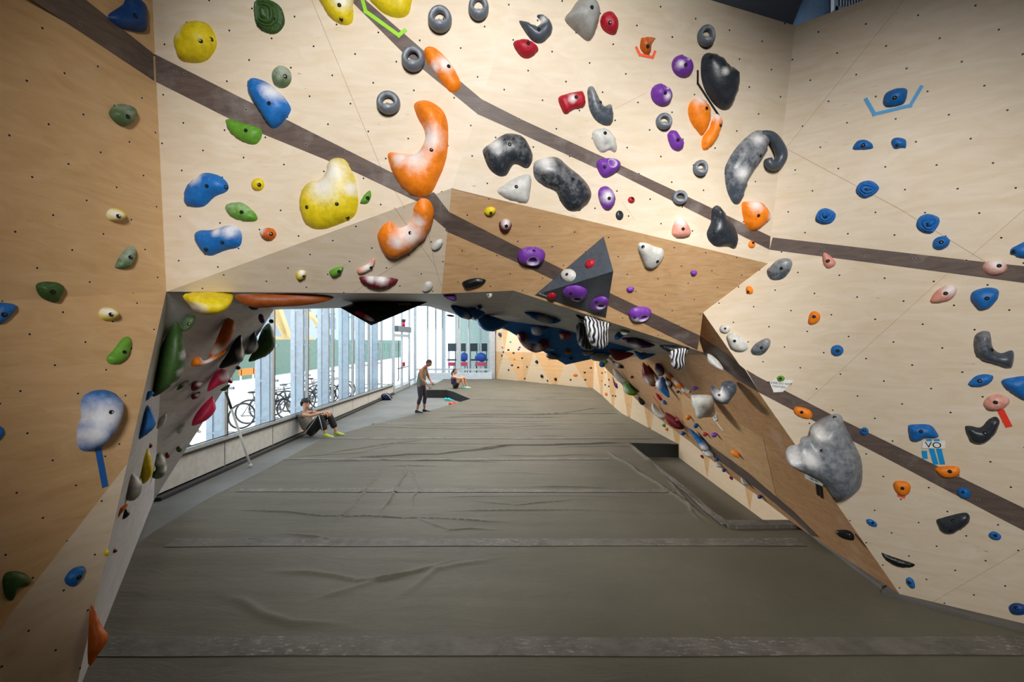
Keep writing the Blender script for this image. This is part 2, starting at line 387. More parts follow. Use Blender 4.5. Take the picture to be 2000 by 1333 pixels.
def fold(pl, w_, h_):
    q_ = [V((G(*q).x, G(*q).y)) for q in pl]; o_ = []
    for a_, b_ in zip(q_[:-1], q_[1:]):
        n_ = max(2, int((b_ - a_).length / .25))
        for k in range(n_): p = a_.lerp(b_, k / n_); o_.append(p + V((noise.noise(V((p.x, p.y, 3)) * 2.1), noise.noise(V((p.x, p.y, 8)) * 2.1))) * .07)
    folds.append((o_ + [q_[-1]], w_ * .75, h_ * .8))
fold([(640, 1040), (700, 970), (760, 905)], .07, .03); fold([(740, 1010), (790, 930), (800, 905)], .07, .035); fold([(800, 1000), (815, 960), (805, 905)], .05, .02)
fold([(450, 998), (640, 1006), (830, 1012), (1000, 1020)], .05, .02); fold([(540, 1040), (650, 1058), (720, 1050)], .06, .025); fold([(520, 1110), (700, 1135), (760, 1130), (900, 1090)], .09, .03)
fold([(800, 1005), (880, 1035), (1000, 1038)], .06, .02); fold([(680, 895), (850, 888), (1000, 872)], .06, .035); fold([(560, 895), (700, 885), (790, 866)], .05, .02); fold([(420, 1160), (560, 1220), (700, 1225)], .12, .03)
fold([(1228, 866), (1330, 950), (1425, 1026)], .09, .05); fold([(1180, 880), (1290, 950), (1390, 1022)], .08, .03); fold([(560, 1060), (480, 1050), (400, 1062)], .05, .02); fold([(1000, 1085), (850, 1110), (760, 1180)], .1, .02)
fold([(560, 1185), (700, 1150), (840, 1100)], .1, .02); fold([(560, 905), (800, 898), (1000, 905)], .05, .02); fold([(700, 835), (900, 838), (1100, 832)], .05, .02); fold([(860, 815), (1050, 812), (1180, 800)], .05, .025); fold([(900, 880), (1000, 872), (1150, 868), (1228, 866)], .06, .045); fold([(620, 890), (760, 868), (840, 858)], .05, .025); fold([(900, 975), (1010, 985), (1150, 975)], .05, .015); fold([(1300, 930), (1350, 1000), (1380, 1028)], .05, .02)
rnd = random.Random(11)
for k in range(30):
    y_ = 6.2 + k * .58 + rnd.uniform(-.2, .2); x_ = rnd.uniform(-3.5, 1.0); l_ = rnd.uniform(1.2, 4.2); q_ = []
    if y_ > 16.5: x_ = max(x_, -1.0)
    n_ = int(l_ / .3); sl = rnd.uniform(-.06, .06)
    for i in range(n_ + 1): xx = x_ + i * .3; q_.append(V((xx, y_ + sl * i * .3 + .12 * noise.noise(V((xx * .8, y_, 2))))))
    folds.append((q_, rnd.uniform(.03, .05), rnd.uniform(.010, .024) * (1 if y_ > 9 else .7)))
fbox = [(min(q.x for q in f[0]) - .4, max(q.x for q in f[0]) + .4, min(q.y for q in f[0]) - .4, max(q.y for q in f[0]) + .4) for f in folds]
def segd(p, a, b):
    ab = b - a; t = max(0, min(1, (p - a).dot(ab) / max(1e-9, ab.length_squared))); return (p - a - ab * t).length, t
def inside(p, poly):
    c = False; n = len(poly)
    for i in range(n):
        a, b = poly[i], poly[i - 1]
        if (a.y > p.y) != (b.y > p.y) and p.x < (b.x - a.x) * (p.y - a.y) / (b.y - a.y) + a.x: c = not c
    return c
def tz(x, y):
    z = tarp_z(y); p = V((x, y))
    if y < 24:
        for (pl, w_, h_), bb in zip(folds, fbox):
            if not (bb[0] < x < bb[1] and bb[2] < y < bb[3]): continue
            dm = 9
            for a, b in zip(pl[:-1], pl[1:]):
                if min(a.y, b.y) - .5 < y < max(a.y, b.y) + .5: dm = min(dm, segd(p, a, b)[0])
            e_ = min((p - pl[0]).length, (p - pl[-1]).length); h_ = h_ * min(1, e_ / .5)
            if dm < w_ * 2: z += h_ * 1.0 * math.exp(-(dm / (w_ * .5)) ** 2)
    # transverse ripples of the loose cover
    z += .012 * noise.noise(V((x * .35, y * 3.2, 1))) + .006 * noise.noise(V((x * .9, y * 8, 4)))
    if y > 9: z += .012 * max(0, noise.noise(V((x * .22, y * 5, 9))))
    return z
pts = list(outline); ne = len(pts)
edges = [(i, (i + 1) % ne) for i in range(ne)]
y = -1.4
while y < 24.2:
    st = .055 if 2.4 < y < 9 else (.11 if y < 16 else .16)
    x = -4.9
    while x < 7.9:
        p = V((x, y))
        if (-4.9 < x < 4.2 or y < 3.5) and inside(p, outline): pts.append(p)
        x += .10 if 2.4 < y < 9 else .2
    y += st
for pl_, w_, h_ in folds:
    for a_, b_ in zip(pl_[:-1], pl_[1:]):
        dr_ = (b_ - a_); n_ = max(1, int(dr_.length / .045)); sd_ = V((-dr_.y, dr_.x)).normalized()
        for k in range(n_):
            for o_ in (0, .22, .45, .7, 1.0, 1.5):
                for s_ in ((1,) if o_ == 0 else (-1, 1)):
                    p = a_.lerp(b_, k / n_) + sd_ * (s_ * o_ * w_)
                    if inside(p, outline): pts.append(p)
r = delaunay_2d_cdt(pts, edges, [], 1, 1e-5)
mb = MB()
mb.raw([V((q.x, q.y, tz(q.x, q.y))) for q in r[0]], r[2], 0, True)
nb = len(outline)
for i in range(nb):   # sides of the mats
    a, b = outline[i], outline[(i + 1) % nb]
    n_ = max(1, int((b - a).length / .1)); zl = -.31 if a.x > 1.2 and a.y > 5 else -.021
    for k in range(n_):
        p, q = a.lerp(b, k / n_), a.lerp(b, (k + 1) / n_)
        mb.poly([V((p.x, p.y, zl)), V((q.x, q.y, zl)), V((q.x, q.y, tarp_z(q.y))), V((p.x, p.y, tarp_z(p.y)))], 1)
tarp = struct(mb.build('floor', [M['tarp'], M['skirt']]))
tarp['label'] = 'olive brown canvas covered crash mats with chalky seams'
def seam_strip(x0, x1, yc, wd):
    mb = MB(); n_ = int((x1 - x0) / .06); ys = [yc - wd / 2 + wd * k / 4 for k in range(5)]
    vs = [V((x0 + (x1 - x0) * i / n_, yy, 0)) for i in range(n_ + 1) for yy in ys]
    for q in vs: q.z = tz(q.x, q.y) + .006
    fs = [(i * 5 + k, (i + 1) * 5 + k, (i + 1) * 5 + k + 1, i * 5 + k + 1) for i in range(n_) for k in range(4)]
    mb.raw(vs, fs, 0, True); return mb.build('seam_strip', M['velcro'], tarp)
for x0, x1, yc, wd in ((-3.2, 5.2, 3.43, .22), (-3.9, 3.3, 5.2, .2), (-4.2, 2.5, 7.0, .17), (-4.4, 1.9, 8.85, .15), (-4.3, 3.3, 10.75, .14), (-3.9, 3.4, 12.7, .13), (-3.0, 3.3, 14.45, .12), (-1.4, 3.2, 16.6, .12)):
    seam_strip(x0, x1, yc, wd)
# border strip along the right wall base
for pl in ([(1560, 1030), (1722, 1152)], [(1722, 1160), (1862, 1202), (2010, 1240)]):
    a = [G(*q) for q in pl]; mb = MB()
    for p, q in zip(a[:-1], a[1:]):
        s = (q - p).cross(V((0, 0, 1))).normalized(); s = -s if s.x < 0 or s.y < 0 else s
        o1 = V((0, 0, .03)); s = V((.62, .4, 0)).normalized() * .22 if pl[0][0] > 1600 else V((.2, 0.05, 0))
        n_ = 8
        for k in range(n_):
            u0, u1 = p.lerp(q, k / n_), p.lerp(q, (k + 1) / n_); mb.poly([u0 + o1, u1 + o1, u1 + s + o1, u0 + s + o1])
            mb.poly([u0 - V((0, 0, .02)), u1 - V((0, 0, .02)), u1 + o1, u0 + o1])
    mb.build('border_strip', M['border'], tarp)
mb = MB()   # loose frayed edge of the cover along the channel
e0, e1 = V((ch[0].x, ch[0].y, 0)), V((ch[4].x, ch[4].y, 0)); n_ = 40; vs = []
for i in range(n_ + 1):
    p = e0.lerp(e1, i / n_); wv_ = .10 * (i / n_) + .012
    for k in range(4): vs.append(p + V((-wv_ * k / 3 - .01, -.3 * wv_ * k / 3, .03 + .025 * noise.noise(V((i * .35, k * .9, 5))))))
mb.raw(vs, [(i * 4 + k, (i + 1) * 4 + k, (i + 1) * 4 + k + 1, i * 4 + k + 1) for i in range(n_) for k in range(3)], 0, True); mb.build('border_strip', M['velcro'], tarp)
mb = MB()   # near ledge of the sunken channel
a, b = V((ch[4].x, ch[4].y, .02)), V((3.6, ch[4].y, .02)); mb.bar(a + V((-.05, .0, 0)), b, .16, .05); mb.build('border_strip', M['velcro'], tarp)

# right-hand low wall and back wall of light plywood triangles
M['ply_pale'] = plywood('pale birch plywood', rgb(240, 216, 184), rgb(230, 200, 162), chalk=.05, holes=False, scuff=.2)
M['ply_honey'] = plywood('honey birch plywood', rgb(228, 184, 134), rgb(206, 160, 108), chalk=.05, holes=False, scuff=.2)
mb = MB(); zz = lambda q, z: V((q[0], q[1], z))
wpts = [(3.62, 5.4), (3.72, 10.2), (3.45, 15.5), (3.43, 19.35), (-.9, 24.35)]
k = 0
for (a, b), nseg in zip(zip(wpts[:-1], wpts[1:]), (3, 3, 2, 3)):
    for i in range(nseg):
        p = V(a).lerp(V(b), i / nseg); q = V(a).lerp(V(b), (i + 1) / nseg); mdl = p.lerp(q, .5); out = V((-(q - p).y, (q - p).x)).normalized() * .3
        if nseg != 3 or a[0] > 3.44: out = out * .3
        zh = 2.7 if p.y < 10 else 7
        zb = -.3 if p.y < 10.3 else tarp_z(p.y) - .3; zt = 1.75 if a[0] < 3.44 else 1.7
        mm = mdl + out * 1
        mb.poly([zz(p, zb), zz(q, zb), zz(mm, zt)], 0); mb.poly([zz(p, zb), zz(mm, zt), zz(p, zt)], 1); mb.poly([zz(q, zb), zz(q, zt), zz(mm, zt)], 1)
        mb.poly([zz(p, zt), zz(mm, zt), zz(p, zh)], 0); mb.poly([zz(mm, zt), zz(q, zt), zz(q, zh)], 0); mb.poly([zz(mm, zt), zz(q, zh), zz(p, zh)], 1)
for f_, (i, fc) in enumerate(zip(range(len(mb.f)), mb.f)):
    q = [mb.v[j] for j in fc]; mb.uvs[f_] = [(p.x + p.y, p.z) for p in q]
wback = struct(mb.build('wall_back', [M['ply_pale'], M['ply_honey']]))

M['paint'] = plain('grey white painted steel', rgb(206, 206, 202), .5)
M['alu'] = plain('brushed aluminium', rgb(196, 204, 210), .38, .35)
M['darkframe'] = plain('dark window gasket', rgb(40, 44, 48), .5)
M['whitefin'] = plain('white painted steel fin', rgb(196, 210, 222), .45)
M['concrete'] = plain('pale concrete', rgb(196, 196, 192), .8)
gl = NT('window glass'); tr = gl.n('ShaderNodeBsdfTransparent'); gs = gl.n('ShaderNodeBsdfGlossy'); gs.inputs['Roughness'].default_value = .02
tr.inputs[0].default_value = (.93, .97, .98, 1); lw = gl.n('ShaderNodeFresnel'); lw.inputs[0].default_value = 1.3; mx = gl.n('ShaderNodeMixShader')
gl.l(lw.outputs[0], mx.inputs[0]); gl.l(tr.outputs[0], mx.inputs[1]); gl.l(gs.outputs[0], mx.inputs[2]); gl.l(mx.outputs[0], gl.t.nodes['Material Output'].inputs[0]); M['glass'] = gl.mat
# low sill wall under the windows
XL = -5.2
sill = lambda y: .52 - (min(y, 24) - 6.4) * .0125
mb = MB()
fr = [6.6 + 1.65 * i for i in range(8)] + [19.8]
for a, b in zip(fr[:-1], fr[1:]):
    mb.poly([(XL, a + .01, -.02), (XL, b - .01, -.02), (XL, b - .01, sill(b)), (XL, a + .01, sill(a))]); mb.poly([(XL, a + .01, sill(a)), (XL, b - .01, sill(b)), (XL - .2, b - .01, sill(b)), (XL - .2, a + .01, sill(a))])
    mb.poly([(XL - .012, b - .05, -.02), (XL - .012, b + .05, -.02), (XL - .012, b + .05, sill(b)), (XL - .012, b - .05, sill(b))], 1)
mb.poly([(XL, 20.4, -.02), (XL, 20.4, .3), (XL, 19.8, .3), (XL, 19.8, -.02)])
struct(mb.build('wall_window_sill', [M['paint'], M['darkframe']]))
mb = MB(); mb.box((XL + .06, 13.2, .0), (.12, 13.2, .06)); struct(mb.build('baseboard_left', M['darkframe']))
HT = 5.6
for i, (a, b) in enumerate(zip(fr[:-1], fr[1:])):
    root = struct(empty('window_%d' % (i + 1), (XL, a, 0)))
    mb = MB(); za, zb = sill(a), sill(b)
    mb.bar((0, 0, za), (0, 0, HT), .05, .09); mb.bar((0, b - a, zb), (0, b - a, HT), .03, .05)
    mb.bar((0, 0, za + .05), (0, b - a, zb + .05), .07, .06); mb.bar((0, 0, HT), (0, b - a, HT), .07, .08); mb.build('window_frame', M['alu'], root)
    mb = MB(); mb.bar((.02, .045, za), (.02, .045, HT), .02, .02); mb.bar((.035, 0, za + .0), (.035, b - a, zb + .0), .02, .035); mb.bar((.03, 0, za + .1), (.03, b - a, zb + .1), .012, .015); mb.build('gasket', M['darkframe'], root)
    mb = MB(); mb.poly([(-.02, .02, za), (-.02, b - a - .02, zb), (-.02, b - a - .02, HT), (-.02, .02, HT)]); mb.build('pane', M['glass'], root)
    # steel fins outside
    for dy in (.43,):
        mb = MB(); mb.box((-.55, dy, HT / 2), (.12, .06, HT)); mb.box((-.42, dy, HT / 2), (.26, .02, HT)); mb.box((-.29, dy, HT / 2), (.03, .09, HT))
        for z in (.55, 1.4, 2.2, 3.1): mb.box((-.3, dy, z), (.4, .05, .05))
        mb.build('steel_fin', M['whitefin'], root)
# door beyond the last window
root = struct(empty('door_1', (XL, 20.0, 0)))
mb = MB()
for y in (0, 1.5, 3.0): mb.bar((0, y, 0), (0, y, HT), .09, .08)
mb.bar((0, 0, 2.55), (0, 3.0, 2.55), .1, .12); mb.bar((0, 0, .1), (0, 3.0, .1), .06, .2); mb.build('door_frame', M['alu'], root)
mb = MB(); mb.box((.08, 1.5, 2.85), (.16, 2.6, .26)); mb.build('header_box', M['grey'], root)
mb = MB(); mb.tube([(.06, .5, .5), (.1, .5, .6), (.1, .5, 2.3)], .018); mb.tube([(.06, .5, 1.05), (.1, 1.4, 1.05), (.1, 2.4, 1.05)], .02); mb.build('push_bar', M['darkframe'], root)
mb = MB(); mb.box((.12, 1.4, 1.2), (.08, .22, .2)); mb.build('alarm_box', M['red'], root)
mb = MB(); mb.poly([(-.02, 0, 0), (-.02, 3.0, 0), (-.02, 3.0, HT), (-.02, 0, HT)]); mb.build('pane', M['glass'], root)
mb = MB(); mb.tube([(.12, 1.35, 2.98), (.12, 1.35, 3.2)], .07, 12); mb.tube([(.12, 1.35, 3.2), (.12, 1.35, 3.32)], .09, 12, 1)
o = mb.build('warning_beacon', [M['rose'], M['darkframe']], loc=(XL, 20, 0)); tag(o, 'small red canister with dark cap standing on the door header box', 'beacon')
# corner panes and back glazing
root = struct(empty('window_10', (XL, 23.0, 0))); mb = MB(); mb.bar((0, 0, 0), (0, 0, HT), .09, .08); mb.bar((0, 1.35, 0), (0, 1.35, HT), .09, .1); mb.bar((0, 0, .3), (0, 1.35, .3), .08, .1); mb.build('window_frame', M['alu'], root)
mb = MB(); mb.poly([(-.02, 0, .3), (-.02, 1.35, .3), (-.02, 1.35, HT), (-.02, 0, HT)]); mb.build('pane', M['glass'], root)
bx = [(q - 1000) / F * 24.35 for q in (812, 835, 851, 864, 896, 915, 955)]
for i, (a, b) in enumerate(zip(bx[:-1], bx[1:])):
    root = struct(empty('window_%d' % (i + 11), (a, 24.35, 0))); mb = MB()
    th = .22 if i in (4,) else .09
    mb.bar((0, 0, .3), (0, 0, HT), th if i == 4 else .08, .1); mb.bar((b - a, 0, .3), (b - a, 0, HT), .05, .1); mb.bar((0, 0, .78), (b - a, 0, .78), .1, .1); mb.build('window_frame', M['alu'], root)
    mb = MB(); mb.poly([(0, .02, .3), (b - a, .02, .3), (b - a, .02, HT), (0, .02, HT)]); mb.build('pane', M['glass'], root)
mb = MB(); mb.box((-3.0, 24.1, .44), (3.9, .3, .36)); struct(mb.build('baseboard_back', M['whitefin']))
mb = MB(); mb.box((-1.05, 24.3, 3), (.3, .2, 6)); struct(mb.build('trim_1', M['alu']))
# ceilings and enclosing walls out of the picture
M['soot'] = plain('dark ceiling paint', rgb(62, 64, 68), .8)
mb = MB(); mb.poly([(-6, -6, 7), (9, -6, 7), (9, 7.5, 7), (-6, 7.5, 7)]); mb.poly([(-5.4, 7.2, 7), (9, 7.2, 7), (9, 31, 7), (-5.4, 31, 7)]); struct(mb.build('ceiling', M['soot']))
mb = MB(); mb.poly([(XL - .02, 6.6, HT), (XL - .02, 24.4, HT), (XL - .02, 24.4, 7), (XL - .02, 6.6, 7)]); mb.poly([(XL, 24.4, HT), (-.9, 24.4, HT), (-.9, 24.4, 7), (XL, 24.4, 7)])
mb.poly([(-6, -6, -.3), (9, -6, -.3), (9, -6, 7), (-6, -6, 7)]); mb.poly([(-6, -6, -.3), (-6, 6.6, -.3), (-6, 6.6, 7), (-6, -6, 7)]); mb.poly([(9, -6, -.3), (9, 7, -.3), (9, 7, 7), (9, -6, 7)])
mb.poly([(-6, 6.62, -.3), (-5.17, 6.62, -.3), (-5.17, 6.62, 7), (-6, 6.62, 7)]); mb.poly([(3.9, 7, -.3), (9, 7, -.3), (9, 7, 7), (3.0, 7, 7), (3.0, 7, 2.8), (3.9, 7, 2.8)])
struct(mb.build('wall_outer', M['soot']))
# visible above the right wall: duct and louvre
mb = MB(); mb.tube([P(1570, 95, 6.0), P(1602, 25, 6.0), P(1640, -50, 6.1), P(1680, -160, 6.3)], [.24, .27, .29, .3], 20); o = mb.build('air_duct', plain('blue grey duct fabric', rgb(92, 116, 142), .6)); tag(o, 'slate grey ventilation duct showing above the top edge of the right wall', 'duct')
mb = MB(); c0 = P(1672, -12, 5.6)
mb.box(c0, (.62, .06, .5)); mb.box(c0 + V((-.3, -.05, 0)), (.05, .06, .5), 1); mb.box(c0 + V((0, -.05, -.23)), (.62, .06, .04), 1)
for i in range(15): mb.box(c0 + V((-.24 + i * .034, -.05, 0)), (.012, .06, .44), 1)
o = mb.build('louvre_grille', [M['darkframe'], M['whitefin']]); tag(o, 'white slatted ventilation grille above the top edge of the right wall', 'grille')

# ------------------------------------------------------------------ volumes on the wall
def solid(name, verts, faces, mats, ms=None, rt=None):
    mb = MB()
    for i, f in enumerate(faces): mb.poly([verts[j] for j in f], ms[i] if ms else 0, [(0, 0)] * len(f))
    c = sum(verts, V((0, 0, 0))) / len(verts)
    return mb, c
pyr_b = [BR2.at(1179, 462), BR2.at(1044, 577), BR2.at(1183, 622)]
apex = P(1198, 530, BR2.at(1160, 540).y - .42)
vs = pyr_b + [apex]; mb, c = solid('', vs, [(0, 1, 3), (1, 2, 3), (2, 0, 3), (0, 2, 1)], None)
vol = mb.build('triangular_volume', [M['slate']], loc=c, off=c); tag(vol, 'big black three-sided pyramid volume carrying purple, red and white holds', 'climbing volume')
for f in ((0, 1, 3), (1, 2, 3), (2, 0, 3)): INF.append(tuple(vs[i] for i in f))
low = [P(664, 601, 5.0), P(836, 590, 5.6), P(725, 636, 4.9), P(700, 590, 5.9), P(820, 588, 6.3)]
mb, c = solid('', low, [(0, 2, 1), (0, 3, 2), (3, 4, 1, 2), (0, 1, 4, 3)], None)
vol2 = mb.build('triangular_volume', [M['black']], loc=c, off=c); tag(vol2, 'flat black triangular volume hanging under the arch before the windows', 'climbing volume')
INF.append((low[0], low[2], low[1]))
bl = [P(945, 618, 6.9), P(1290, 672, 6.6), P(1105, 713, 7.2), P(1170, 640, 9.0), P(1000, 632, 9.0)]
mb, c = solid('', bl, [(0, 2, 1), (1, 2, 3), (2, 0, 4, 3), (0, 1, 3, 4)], None)
vol3 = mb.build('triangular_volume', [M['blue']], loc=c, off=c); tag(vol3, 'large flat blue volume hanging from the arch above the back wall', 'climbing volume')
INF.append((bl[0], bl[2], bl[1])); INF.append((bl[1], bl[2], bl[3]))
for wq, in ((wback,),):
    me = wq.data
    for p in me.polygons:
        vv = [me.vertices[i].co.copy() for i in p.vertices]
        for i in range(1, len(vv) - 1): INF.append((vv[0], vv[i], vv[i + 1]))
vall, fall = [], []
for t in INF: b = len(vall); vall += list(t); fall.append((b, b + 1, b + 2))
BV = BVHTree.FromPolygons(vall, fall)
def hit(px, py):
    r = ray(px, py); L, n, i, d = BV.ray_cast(V((0, 0, CZ)), r.normalized())
    if L is None: return None
    return L, (n if n.dot(r) < 0 else -n)
# ------------------------------------------------------------------ climbing holds
def crom(pts, sub=4):
    out = []; n = len(pts)
    for i in range(n):
        p0, p1, p2, p3 = pts[i - 1], pts[i], pts[(i + 1) % n], pts[(i + 2) % n]
        for k in range(sub):
            t = k / sub
            out.append(.5 * ((2 * p1) + (p2 - p0) * t + (2 * p0 - 5 * p1 + 4 * p2 - p3) * t * t + (3 * p1 - p0 - 3 * p2 + p3) * t ** 3))
    return out
def bolt_mesh(center, n, r, parent, name='bolt'):
    mb = MB(); q = n.to_track_quat('Z', 'Y').to_matrix()
    ring = lambda rr, z: [center + q @ V((rr * math.cos(2 * math.pi * k / 14), rr * math.sin(2 * math.pi * k / 14), z)) for k in range(14)]
    a, b, c_, d_ = ring(r * 1.25, -.004), ring(r * 1.1, .0025), ring(r * .95, .0025), ring(r * .8, -.0005)
    fs = []
    vs = a + b + c_ + d_
    for s in range(3):
        for k in range(14): fs.append((s * 14 + k, s * 14 + (k + 1) % 14, (s + 1) * 14 + (k + 1) % 14, (s + 1) * 14 + k))
    mb.raw(vs, fs, 0, True); mb.raw(d_, [tuple(range(14))], 1, False)
    hx = [center + q @ V((r * .36 * math.cos(k * math.pi / 3), r * .36 * math.sin(k * math.pi / 3), .0008)) for k in range(6)]
    mb.raw(hx, [tuple(range(6))], 2, False)
    return mb.build(name, [M['dark'], M['dark'], M['boltm']], parent)
def frame(px, py, blob):
    h = hit(px, py)
    if h is None: print('MISS', px, py); return None
    L, n = h; tc = (V((0, 0, CZ)) - L).normalized(); cosv = tc.dot(n)
    if blob or cosv < .42 or (n.x < -.7 and cosv < .72): n = (n * .25 + tc * .75).normalized(); blob = True
    u = V((0, 0, 1)).cross(n).normalized(); v = n.cross(u)
    return L, n, u, v, blob
NH = [0]
def hold(color, label, pts, bolts, o):
    blob = o.get('m') == 'b'
    cx = sum(p[0] for p in pts) / len(pts); cy = sum(p[1] for p in pts) / len(pts)
    ax, ay = o.get('at', (cx, cy))
    fr_ = frame(ax, ay, blob)
    if fr_ is None: return
    L, n, u, v, blob = fr_; n0z = hit(ax, ay)[1].z
    if 'at' in o or blob:
        lift = o.get('lift', 0.0); y0 = L.y
        if 'at' not in o and n0z < -.3:
            for p in pts:
                h_ = hit(*p)
                if h_ and h_[1].z < -.3 and L.y - 2.5 < h_[0].y < y0: y0 = h_[0].y
        L = P(cx, cy, y0 - lift)
    def to2(x, y):
        r = ray(x, y); t = n.dot(L - V((0, 0, CZ))) / n.dot(r); q = V((0, 0, CZ)) + r * t - L
        return V((u.dot(q), v.dot(q)))
    out = crom([to2(*p) for p in pts])
    xs = [p.x for p in out]; ys = [p.y for p in out]; S = max(max(xs) - min(xs), max(ys) - min(ys))
    det = o.get('det', (30 if any(q[3] > .6 for q in o.get('d', [])) else 18) if S > .14 else 12); st = S / det
    inn = []
    y = min(ys); k = 0
    nn = len(out)
    def dist(p): return min(segd(p, out[i], out[(i + 1) % nn])[0] for i in range(nn))
    dists = []
    while y < max(ys):
        x = min(xs) + (st / 2 if k % 2 else 0)
        while x < max(xs):
            p = V((x, y))
            if inside(p, out):
                d = dist(p)
                if d > st * .3: inn.append(p); dists.append(d)
            x += st
        y += st * .866; k += 1
    if not inn: inn = [V((sum(xs) / nn, sum(ys) / nn))]; dists = [dist(inn[0])]
    Dm = max(dists) + st * .3
    H = o.get('h', Dm * (.95 if S < .2 else .7))
    # inner offset ring keeps the rim round
    allp = out + inn; da = [0] * nn + dists
    r = delaunay_2d_cdt(allp, [(i, (i + 1) % nn) for i in range(nn)], [], 1, 1e-6)
    p2, fs, orig = r[0], r[2], r[3]
    dd = [da[q[0]] if q else 0 for q in orig]
    pw = o.get('p', 2.0); seed = NH[0] * 3.7; NH[0] += 1
    hs = []
    scl = 1.0 / max(S, .01)
    pxm = L.y / F
    dents = [(to2(a, b), c * pxm, e) for a, b, c, e in o.get('d', [])]
    for q, d in zip(p2, dd):
        t = min(1, d / Dm); z = H * (1 - (1 - t) ** pw) ** (1 / pw)
        if d > 0: z *= 1 + .13 * noise.noise(V((q.x * scl * 3, q.y * scl * 3, seed)))
        hs.append(z)
    # relax interior heights
    nbr = [set() for _ in p2]
    for f in fs:
        for i in range(len(f)): nbr[f[i]].add(f[i - 1]); nbr[f[i - 1]].add(f[i])
    for _ in range(3):
        hs = [h_ if dd[i] == 0 else .5 * h_ + .5 * sum(hs[j] for j in nbr[i]) / max(1, len(nbr[i])) for i, h_ in enumerate(hs)]
    for (c2, rr, e) in dents:
        for i, q in enumerate(p2):
            if dd[i] > 0: hs[i] = max(hs[i] * .3, hs[i] - e * H * math.exp(-((q - c2).length / rr) ** (4 if e > .6 else 2)))
    tn = o.get('t')
    if tn: hs = [h_ if dd[i] == 0 else h_ + H * .13 * math.sin(2 * math.pi * tn * h_ / H) for i, h_ in enumerate(hs)]
    hs = [max(h_, .0) for h_ in hs]
    sk = o.get('sk')      # leaning top: shifts the crest sideways in the wall plane
    vs = []
    for i, q in enumerate(p2):
        w3 = u * q.x + v * q.y + n * (hs[i] + (.001 if dd[i] == 0 else 0))
        if dd[i] == 0 and not blob: w3 = u * q.x + v * q.y - n * .003
        vs.append(w3)
    faces = [tuple(f) for f in fs]; nv = len(vs)
    if blob:   # the far half of a bulky hold
        for i, q in enumerate(p2):
            vs.append(u * q.x + v * q.y - n * (hs[i] * .9))
        faces += [tuple(nv + j for j in reversed(f)) for f in fs]
    me = bpy.data.meshes.new('climbing_hold'); me.from_pydata(vs, [], faces)
    me.materials.append(M[color])
    me.shade_smooth()
    at = me.attributes.new('chalk', 'FLOAT', 'POINT')
    cks = [(to2(a, b), c * pxm) for a, b, c in o.get('c', [])]
    base = o.get('ch', .12)
    ymin, ymax = min(ys), max(ys)
    for i in range(len(vs)):
        q = p2[i % nv]; c_ = base * (.3 + .9 * (q.y - ymin) / (ymax - ymin))
        for cc, rr in cks: c_ = max(c_, 1.15 * math.exp(-((q - cc).length / rr) ** 2 * .9))
        for (c2, rr, e) in dents:
            if e > .9: c_ = max(c_, .75 * math.exp(-(((q - c2).length / rr - 1.25) / .35) ** 2))
        at.data[i].value = c_
    if blob:
        bm = bmesh.new(); bm.from_mesh(me); bmesh.ops.remove_doubles(bm, verts=bm.verts, dist=1e-4); bmesh.ops.recalc_face_normals(bm, faces=bm.faces); bm.to_mesh(me); bm.free()
    ob = link('climbing_hold', me, None, L)
    gname = {'dblue': 'blue', 'dgreen': 'green', 'olive': 'green', 'dorange': 'orange', 'jet': 'black', 'slate': 'dark grey', 'lgrey': 'white', 'dpurple': 'purple', 'wave': 'black and white'}.get(color, color)
    tag(ob, label, 'climbing hold', gname + ' climbing holds')
    for b in bolts:
        pj = [pix(vs[k] + L) for k in range(nv)]; j = min(range(nv), key=lambda k: (pj[k][0] - b[0]) ** 2 + (pj[k][1] - b[1]) ** 2); b2 = p2[j]
        e1 = min(range(nv), key=lambda i: (p2[i] - b2 - V((st, 0))).length); e2 = min(range(nv), key=lambda i: (p2[i] - b2 - V((0, st))).length)
        a_, b_, c_ = (vs[j], vs[e1], vs[e2])
        nb_ = (b_ - a_).cross(c_ - a_)
        nb_ = nb_.normalized() if nb_.length > 1e-9 else n
        if nb_.dot(n) < 0: nb_ = -nb_
        nb_ = (nb_ + n * .8).normalized()
        bolt_mesh(u * b2.x + v * b2.y + n * (hs[j] + .001), nb_, o.get('br', .0118 if S > .1 else (.0095 if S > .06 else .0075)), ob)
    return ob
